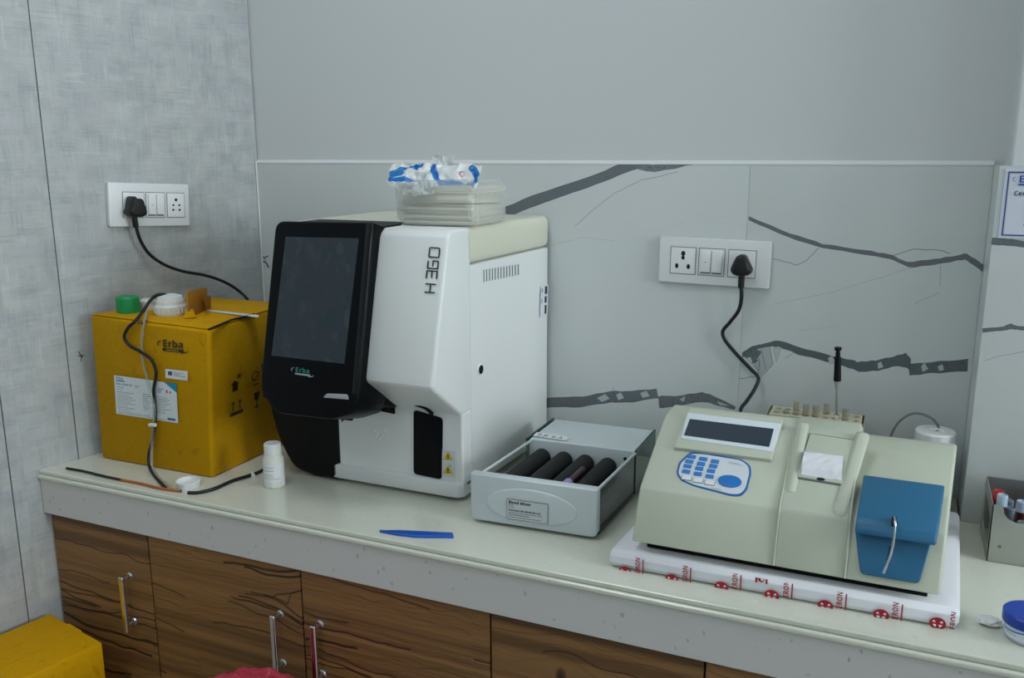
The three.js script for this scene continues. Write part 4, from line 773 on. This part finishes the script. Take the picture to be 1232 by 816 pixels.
  part(kb, 'key_print', sheet(S, pxs(S, [Z(560, 440), Z(672, 462), Z(668, 476), Z(556, 454)], 0.002), 0.0019), print(canvas(256, 48, (g) => scribble(g, 10, 8, 230, 2, 20, [60, 90, 130], 8))));
  part(kb, 'key_print', sheet(S, pxs(S, [Z(440, 620), Z(540, 638), Z(536, 654), Z(436, 634)], 0.002), 0.0019), print(canvas(256, 48, (g) => scribble(g, 10, 8, 230, 2, 20, [90, 100, 110], 8))));
  // printer: rails, door, paper
  const O = 0.004;
  // each rail rises from the crease towards the back: near pair of pixels low, far pair high
  const rail = (n0, n1, f0, f1, h) => { const P = (q, d) => S.at(...S.px(...q, 0.004), d), c = (q, d) => P(q, d); return hexa([c(f0, -0.002), c(f1, -0.002), c(f0, h), c(f1, h), c(n0, -0.002), c(n1, -0.002), c(n0, 0.0042), c(n1, 0.0042)], 0.004, 5, 0, [0.016, 0.011, 0.09]); };
  part(t, 'printer_rail', rail([945, 590], [957, 592], [960, 508], [974, 511], 0.0085), M.beige);
  part(t, 'printer_rail', rail([1001, 617], [1017, 621], [1031, 519], [1047, 524], 0.0095), M.beige);
  const door = part(t, 'printer_door', extr(S, pxs(S, [[958.5, 574], [1016.5, 583.5], [1031, 531], [975, 522.5]], O), O - 0.003, O + 0.0015, 0.0007), M.beige);
  part(door, 'door_groove', extr(S, pxs(S, [[956.9, 575.2], [1017.5, 585], [1032.6, 530], [973.7, 521.2]], O), O - 0.003, O + 0.0003), M.gap);
  const notch = []; { const [u, v] = S.px(987.5, 577.5, O); for (let i = 0; i < 20; i++) notch.push([u + 0.0062 * Math.cos(i * Math.PI / 10), v + 0.0028 * Math.sin(i * Math.PI / 10)]); }
  part(door, 'finger_notch', extr(S, notch, O + 0.0014, O + 0.0018), M.hole);
  { // curled strip of printer paper
    const q = pxs(S, [[968, 541], [1015, 547], [1012.5, 576], [963.5, 569]], O + 0.006), N = 14, pos = [], idx = [];
    for (let j = 0; j <= N; j++) for (let i = 0; i <= N; i++) { const a = i / N, b = j / N; const u = (q[0][0] * (1 - a) + q[1][0] * a) * (1 - b) + (q[3][0] * (1 - a) + q[2][0] * a) * b, v = (q[0][1] * (1 - a) + q[1][1] * a) * (1 - b) + (q[3][1] * (1 - a) + q[2][1] * a) * b; pos.push(...S.at(u, v, O + 0.002 + 0.008 * Math.sin(Math.PI * Math.min(1, b * 1.05)) ** 0.7 + 0.0012 * noise(a * 5, b * 5, 3)).toArray()); }
    for (let j = 0; j < N; j++) for (let i = 0; i < N; i++) { const a = j * (N + 1) + i; idx.push(a, a + N + 1, a + 1, a + 1, a + N + 1, a + N + 2); }
    const g = new THREE.BufferGeometry(); g.setAttribute('position', new THREE.Float32BufferAttribute(pos, 3)); g.setAttribute('uv', new THREE.Float32BufferAttribute(pos.filter((_, k) => k % 3 !== 2), 2)); g.setIndex(idx); g.computeVertexNormals();
    part(t, 'printer_paper', g, std(0xe9e9f0, 0.7, { side: THREE.DoubleSide }), 'curled white printer paper');
  }
  // blue cuvette cover
  const bx0 = -0.027, bx1 = 0.077;
  const zy = [[0.404, 1.0], [0.404, 1.026], [0.478, 1.003], [0.506, 0.992], [0.513, 0.975], [0.47, 0.972]];
  const cvg = xprof(roundPoly(zy, [0, 0.003, 0.03, 0.016, 0.004, 0], 6), bx0, bx1, 0.003);
  { const p = cvg.attributes.position; for (let i = 0; i < p.count; i++) p.setX(i, p.getX(i) + (0.513 - p.getZ(i)) * (p.getX(i) > 0.02 ? 0.09 : 0.03)); }
  const cov = part(t, 'blue_cover', cvg, M.blueCover, 'blue hinged cover');
  const FL2 = new Frame(V(0, PB, 0.517), V(1, 0, 0), V(0, 0.078, -0.039));
  part(t, 'blue_front', extr(FL2, roundPoly(pxs(FL2, [[1035, 690.5], [1106, 702.5], [1121.5, 649], [1028.5, 636]], 0.006), [0.006, 0.006, 0.001, 0.001]), -0.003, 0.006, 0.002), M.blueCover, 'blue lower panel');
  const z0 = (x, y, z) => onZ(x, y, z);
  part(t, 'finger_recess', extr(FL2, roundPoly(pxs(FL2, [[1066, 680], [1070, 681], [1074, 658], [1070, 657]], 0.006), 0.001), 0.0058, 0.0064), std(0x0a2f4a, 0.6));
  part(cov, 'probe_hole', extr(S, (() => { const [u, v] = S.px(1076, 623, 0.03), a = []; for (let i = 0; i < 18; i++) a.push([u + 0.0035 * Math.cos(i * Math.PI / 9), v + 0.008 * Math.sin(i * Math.PI / 9)]); return a; })(), 0.0195, 0.026), M.hole);
  part(t, 'aspiration_probe', tube([z0(1076, 622, 0.50), z0(1077, 628, 0.515), z0(1076.5, 640, 0.521), z0(1074, 657, 0.524), z0(1069, 675, 0.53), z0(1062.5, 690, 0.537)], 0.0017, 40, 10), M.chrome, 'bent steel aspiration probe');
}
// ------------------------------------------------------------------ tube stand, pipette, pump bottle behind the photometer
{
  const z0 = 0.058, z1 = 0.118, yT = 1.02;
  const pl = onZ(925, 492, 0.09), pr = onZ(1040, 507, 0.09), x0 = pl.x, x1 = pr.x;
  const t = thing('tube_stand', 'yellowed plastic test tube stand behind the photometer', 'tube stand', V((x0 + x1) / 2, CT, 0.09));
  const ry = std(0xbdb9a2, 0.5), dk = ry;
  const plate = (y, th, mat) => { const holes = []; for (let i = 0; i < 9; i++) for (const zz of [0.074, 0.102]) { const h = [], cx = x0 + 0.016 + i * (x1 - x0 - 0.032) / 8; for (let k = 0; k < 14; k++) h.push([cx + 0.0068 * Math.cos(k * Math.PI / 7), -zz + 0.0068 * Math.sin(k * Math.PI / 7)]); holes.push(h); } return extr(topF(y), rect(x0, -z1, x1, -z0), -th, 0, 0, holes); };
  part(t, 'top_plate', plate(yT, 0.008, ry), ry); part(t, 'middle_plate', plate(yT - 0.06, 0.005, ry), ry);
  part(t, 'base', rbox(x0, x1, CT, CT + 0.012, z0, z1, 0.002), ry);
  part(t, 'end_panel', rbox(x0, x0 + 0.005, CT, yT, z0, z1, 0.001), dk); part(t, 'end_panel', rbox(x1 - 0.005, x1, CT, yT, z0, z1, 0.001), dk);
  const hx = (i) => x0 + 0.016 + i * (x1 - x0 - 0.032) / 8;
  const glass = std(0xeceae2, 0.1, { transmission: 0.9, thickness: 0 }), serum = std(0xb58f2a, 0.3);
  for (const [i, z, h, s] of [[2, 0.102, 0.024, 1], [3, 0.102, 0.021, 0], [4, 0.102, 0.021, 1], [5, 0.074, 0.018, 0], [7, 0.102, 0.02, 1], [1, 0.102, 0.006, 1]]) {
    const c = V(hx(i), CT + 0.012, z), top = yT + h - c.y, k = thing('test_tube', { 1: 'short glass tube sunk deep in the yellowed stand', 2: 'tallest glass test tube in the yellowed stand', 3: 'empty glass tube beside the tallest tube in the yellowed stand', 4: 'glass test tube between the empty tube and the micropipette', 5: 'glass test tube in the rear row beside the micropipette', 7: 'lone glass test tube beyond the micropipette at the stand end' }[i], 'tube', c, 'glass tubes in the yellowed stand');
    part(k, 'glass', lathe(c, [[0.0002, 0], [0.0045, 0.003], [0.0058, 0.012], [0.0058, top], [0.005, top], [0.005, 0.012], [0.0002, 0.002]], 18), glass);
    if (s) part(k, 'serum', lathe(c, [[0.0002, 0.004], [0.0046, 0.014], [0.0046, top - 0.03], [0.0002, top - 0.03]], 14), serum);
  }
  // micropipette standing in the stand
  const zc = 0.102, a = onZ(1006.3, 505, zc), b = onZ(1008.3, 418, zc), d = b.clone().sub(a), L = d.length(); d.normalize();
  const foot = a.clone().addScaledVector(d, -0.05);
  const p = thing('micropipette', 'black micropipette standing upright in the tube stand', 'pipette', foot);
  const at = (k) => a.clone().addScaledVector(d, L * k), seg = (k0, k1, r0, r1) => rod(at(k0), at(k1), r0, r1, 20);
  part(p, 'tip', rod(foot, at(0.06), 0.0008, 0.0022, 12), M.whitePlastic); part(p, 'shaft', seg(0.05, 0.45, 0.002, 0.0026), M.steel, 'thin steel shaft');
  part(p, 'collar', merge([seg(0.44, 0.5, 0.0034, 0.004), seg(0.5, 0.515, 0.0052, 0.0052), seg(0.515, 0.545, 0.0038, 0.0045)]), M.steel);
  part(p, 'handle', merge([seg(0.54, 0.87, 0.0066, 0.0056), seg(0.87, 0.93, 0.0042, 0.0042)]), M.black); part(p, 'plunger', merge([seg(0.92, 0.965, 0.0036, 0.0036), seg(0.96, 1, 0.006, 0.0064)]), M.black);
}
{
  const l = onZ(1100, 528, 0.075), r = onZ(1150, 530, 0.075), c = V((l.x + r.x) / 2, CT, 0.075), R = 0.034, top = onZ(1125, 513, 0.05).y - CT;
  const t = thing('waste_bottle', 'white wide-necked bottle with a thin hose behind the photometer', 'bottle', c);
  part(t, 'bottle', lathe(c, [[0, 0], [R * 0.98, 0], [R, 0.004], [R, top - 0.03], [R * 0.95, top - 0.024], [0, top - 0.024]], 36), std(0xdcdfda, 0.4));
  part(t, 'lid', lathe(c, [[0, top - 0.026], [R * 1.0, top - 0.026], [R * 1.0, top - 0.003], [R * 0.94, top], [R * 0.4, top], [R * 0.36, top - 0.002], [0, top - 0.002]], 36), M.whitePlastic);
  const q = (x, y, z = 0.06) => onZ(x, y, z);
  part(t, 'hose', tube([V(c.x, CT + top - 0.003, c.z), q(1130, 517), q(1124, 506), q(1113, 499.5), q(1100, 497.5), q(1087, 503), q(1077, 514), q(1071, 527), V(q(1066, 545).x, CT + 0.09, 0.08), V(0.0, CT + 0.08, 0.168)], 0.0022, 80, 8), std(0x8d9698, 0.2, { transmission: 0.4, thickness: 0 }), 'thin grey hose');
}
// ------------------------------------------------------------------ steel tube box, pot, certificate on the right
{
  const x0 = 0.166, x1 = 0.39, z0 = 0.132, z1 = 0.268, y0 = CT, h = 0.097;
  const t = thing('steel_tube_box', 'open stainless steel box of sample tubes by the pillar', 'box', V((x0 + x1) / 2, CT, 0.2));
  const F = frontF(z1), a = 0.0015;
  const notch = [[0.18, 0.957], [0.183, 0.943], [0.19, 0.935], [0.2, 0.931], [0.36, 0.931], [0.37, 0.94], [0.372, 0.957]];
  part(t, 'front_wall', extr(F, [[x0, y0 + 0.0005], [x1, y0 + 0.0005], [x1, y0 + h], ...notch.slice().reverse(), [x0, y0 + h]], -a, 0), M.steel);
  part(t, 'back_wall', rbox(x0, x1, y0 + 0.0005, y0 + h, z0, z0 + a, 0.0004), M.steel);
  part(t, 'end_wall', extr(sideF(x0), [[-z1, y0 + 0.0005], [-z0, y0 + 0.0005], [-z0, y0 + h], [-z1, y0 + h]], 0, a, 0, [roundPoly([[-z1 + 0.012, y0 + 0.02], [-z0 - 0.02, y0 + 0.02], [-z0 - 0.02, y0 + h - 0.02], [-z1 + 0.012, y0 + h - 0.03]], 0.008)]), M.steel);
  part(t, 'end_wall', rbox(x1 - a, x1, y0 + 0.0005, y0 + h, z0, z1, 0.0004), M.steel);
  part(t, 'bottom', rbox(x0, x1, y0, y0 + 0.0015, z0, z1, 0.0004), M.steel);
  part(t, 'rivet', lathe(V(0, 0, 0), [[0, 0.001], [0.0025, 0.0005], [0.003, 0]], 12).rotateX(Math.PI / 2).translate(0.182, 0.888, z1), M.gap);
  const glass = std(0xdfe6ea, 0.1, { transmission: 0.8, thickness: 0 }), red = std(0xb3202a, 0.4), pale = std(0xa9bcd0, 0.45), dark = std(0x4a1014, 0.4), sr = std(0xb8b0a0, 0.4);
  const caps = { red, pale, grey: std(0x6f7c8c, 0.5), orange: std(0xc2491c, 0.45) };
  const tubes = [[0.180, 0.250, 'pale', 0.012], [0.176, 0.232, 'red', 0.012], [0.196, 0.222, 'grey', -0.018], [0.212, 0.246, 'grey', -0.03], [0.226, 0.226, 'red', -0.02], [0.214, 0.2, 'pale', -0.012], [0.236, 0.25, 'orange', -0.022], [0.198, 0.18, 'grey', -0.02], [0.232, 0.176, 'grey', -0.014]];
  const word = { red: 'red', pale: 'pale blue', grey: 'grey', orange: 'orange' };
  const own = { 0: 'tall pale blue capped tube beside the red capped tube in the steel box', 1: 'red capped tube next to the tall pale blue capped tube', 4: 'red capped tube standing low behind the notch of the steel box', 5: 'pale blue capped tube standing low inside the steel box' };
  tubes.forEach(([x, z, c, dy], i) => {
    const b = V(x, y0 + 0.0018, z), top = h + dy - 0.004, k = thing('vacuum_tube', own[i] || word[c] + ' capped sample tube in the stainless steel box', 'tube', b, 'capped tubes in the steel box');
    part(k, 'glass', lathe(b, [[0, 0], [0.0055, 0.002], [0.0062, 0.008], [0.0062, top - 0.01], [0, top - 0.01]], 18), c === 'grey' ? sr : dark);
    part(k, 'cap', lathe(b, [[0, top - 0.016], [0.0078, top - 0.016], [0.0078, top + 0.001], [0.0066, top + 0.002], [0.005, top], [0, top]], 20), caps[c]);
  });
}
{
  const c = V(0.2, CT, 0.503);
  const t = thing('sample_pot', 'small clear pot with a bright blue screw lid', 'pot', c);
  part(t, 'pot', lathe(c, [[0, 0.0005], [0.027, 0.0005], [0.029, 0.003], [0.0305, 0.027], [0.0295, 0.027], [0.028, 0.004], [0, 0.003]], 36), std(0xeaf0f4, 0.25, { transmission: 0.45, thickness: 0 }));
  part(t, 'lid', lathe(c, [[0.030, 0.024], [0.034, 0.024], [0.034, 0.037], [0.032, 0.039], [0, 0.039]], 40), std(0x0f3fa8, 0.4), 'bright blue lid');
  const g = new THREE.CylinderGeometry(0.0305, 0.0297, 0.02, 32, 1, true, -2.4, 2.2); g.translate(c.x, c.y + 0.016, c.z);
  part(t, 'label', g, new THREE.MeshStandardMaterial({ side: THREE.DoubleSide, roughness: 0.5, map: canvas(256, 96, (q) => { q.fillStyle = '#dfe6ee'; q.fillRect(0, 0, 256, 96); q.strokeStyle = '#2d6fc0'; q.lineWidth = 10; q.beginPath(); q.moveTo(0, 30); q.bezierCurveTo(80, 60, 150, 60, 256, 30); q.stroke(); scribble(q, 20, 64, 200, 2, 14, [80, 110, 150], 6); }) }));
  const p = onY(1190, 752, CT); p.y = CT;
  const f = thing('paper_scrap', 'crumpled scrap of white paper beside the blue-lidded pot', 'paper', p);
  part(f, 'scrap', (() => { const g2 = new THREE.IcosahedronGeometry(1, 3), q = g2.attributes.position; for (let i = 0; i < q.count; i++) { const v = V(q.getX(i), q.getY(i), q.getZ(i)), k = 1 + 0.28 * noise(v.x * 1.6, v.y * 1.6, v.z * 1.6); q.setXYZ(i, v.x * 0.015 * k, Math.max(-0.006, v.y * 0.006 * k), v.z * 0.011 * k); } g2.computeVertexNormals(); return g2.translate(p.x, p.y + 0.006, p.z); })(), M.whitePlastic);
}
{
  const F = frontF(PILZ), a = F.px(1210, 203), b = F.px(1200, 286.5), x0 = (a[0] + b[0]) / 2, y1 = a[1], y0 = b[1], W = 0.16;
  const t = thing('certificate', 'white certificate sheet with a blue border on the pillar', 'certificate', V(x0 + W / 2, (y0 + y1) / 2, PILZ));
  part(t, 'sheet', rbox(x0, x0 + W, y0, y1, PILZ + 0.0003, PILZ + 0.0018, 0.0004, 1), std(0xd5dbe8, 0.35));
  part(t, 'print', sheet(F, [[x0, y1], [x0 + W, y1], [x0 + W, y0], [x0, y0]], 0.0022), print(canvas(1024, 720, (g) => {
    g.clearRect(0, 0, 1024, 720); g.strokeStyle = '#333f86'; g.lineWidth = 13; g.strokeRect(36, 36, 952, 648);
    g.fillStyle = '#1d4a9a'; g.font = 'bold 100px sans-serif'; g.fillText('Erba', 130, 140); g.fillRect(132, 152, 200, 16); g.strokeStyle = '#7a8fb8'; g.lineWidth = 8; g.beginPath(); g.arc(100, 106, 22, 1.6, 4.7); g.stroke();
    g.fillStyle = '#2a3358'; g.font = 'bold 64px sans-serif'; g.fillText('Certificate', 100, 274); scribble(g, 220, 400, 600, 4, 56, [50, 58, 96], 16);
  })));
}
// ------------------------------------------------------------------ on the floor
{
  const y = 0.55, P = (x, yy) => onY(x, yy, y), B = P(60, 738), R = P(123, 773), L0 = P(0, 770);
  // a second yellow carton, turned, close to the cabinet
  const ex = R.clone().sub(B), ez = V(-ex.z, 0, ex.x).normalize();
  const r0 = B, r1 = R, dz = ez.clone().multiplyScalar(0.3);
  const f0 = r0.clone().add(dz), f1 = r1.clone().add(dz), dn = (p) => V(p.x, 0.0005, p.z);
  const t = thing('floor_carton', 'yellow cardboard carton standing on the floor by the cabinets', 'carton', V((B.x + f1.x) / 2, 0, (B.z + f1.z) / 2));
  part(t, 'carton_body', hexa([dn(r0), dn(r1), r0, r1, dn(f0), dn(f1), f0, f1], 0.004, 3, 0, [0.2, 0.55, 0.3]), M.card);
  part(t, 'tape', hexa([r0, r1, r0, r1, f0, f1, f0, f1].map((p, i) => { const k = i < 4 ? 0 : 1, c = r0.clone().lerp(r1, 0.5).addScaledVector(ez, 0.3 * k), s = (i % 2 ? 0.5 : -0.5) * 0.05; return c.addScaledVector(ex.clone().normalize(), s).setY(y + (i & 2 ? 0.0006 : 0.0001)); }), 0, 1), M.card);
}
{
  const c = V(-0.945, 0, 0.75);
  const t = thing('waste_bin', 'bin lined with a crumpled pink plastic bag before the cabinet', 'bin', c);
  part(t, 'bin', lathe(c, [[0, 0.0005], [0.1, 0.0005], [0.125, 0.53], [0.13, 0.535], [0.12, 0.535], [0.097, 0.01], [0, 0.01]], 40), std(0x8c1626, 0.4));
  const g = new THREE.SphereGeometry(1, 72, 40), p = g.attributes.position;
  for (let i = 0; i < p.count; i++) { const v = V(p.getX(i), p.getY(i), p.getZ(i)), k = 1 + 0.06 * noise(v.x * 2.2, v.y * 2.2, v.z * 2.2) + 0.035 * Math.abs(noise(v.x * 6, v.y * 4, v.z * 6)) + 0.012 * noise(v.x * 17, v.y * 14, v.z * 17); const a = v.y > 0 ? 0.1 : 0.06; p.setXYZ(i, v.x * 0.122 * k, v.y * a * k, v.z * 0.122 * k); }
  g.computeVertexNormals(); g.translate(c.x, 0.538, c.z);
  part(t, 'bag', g, std(0xc43a52, 0.25, { clearcoat: 0.5, clearcoatRoughness: 0.25 }), 'shiny pink plastic bag');
}

renderer.render(scene, camera);
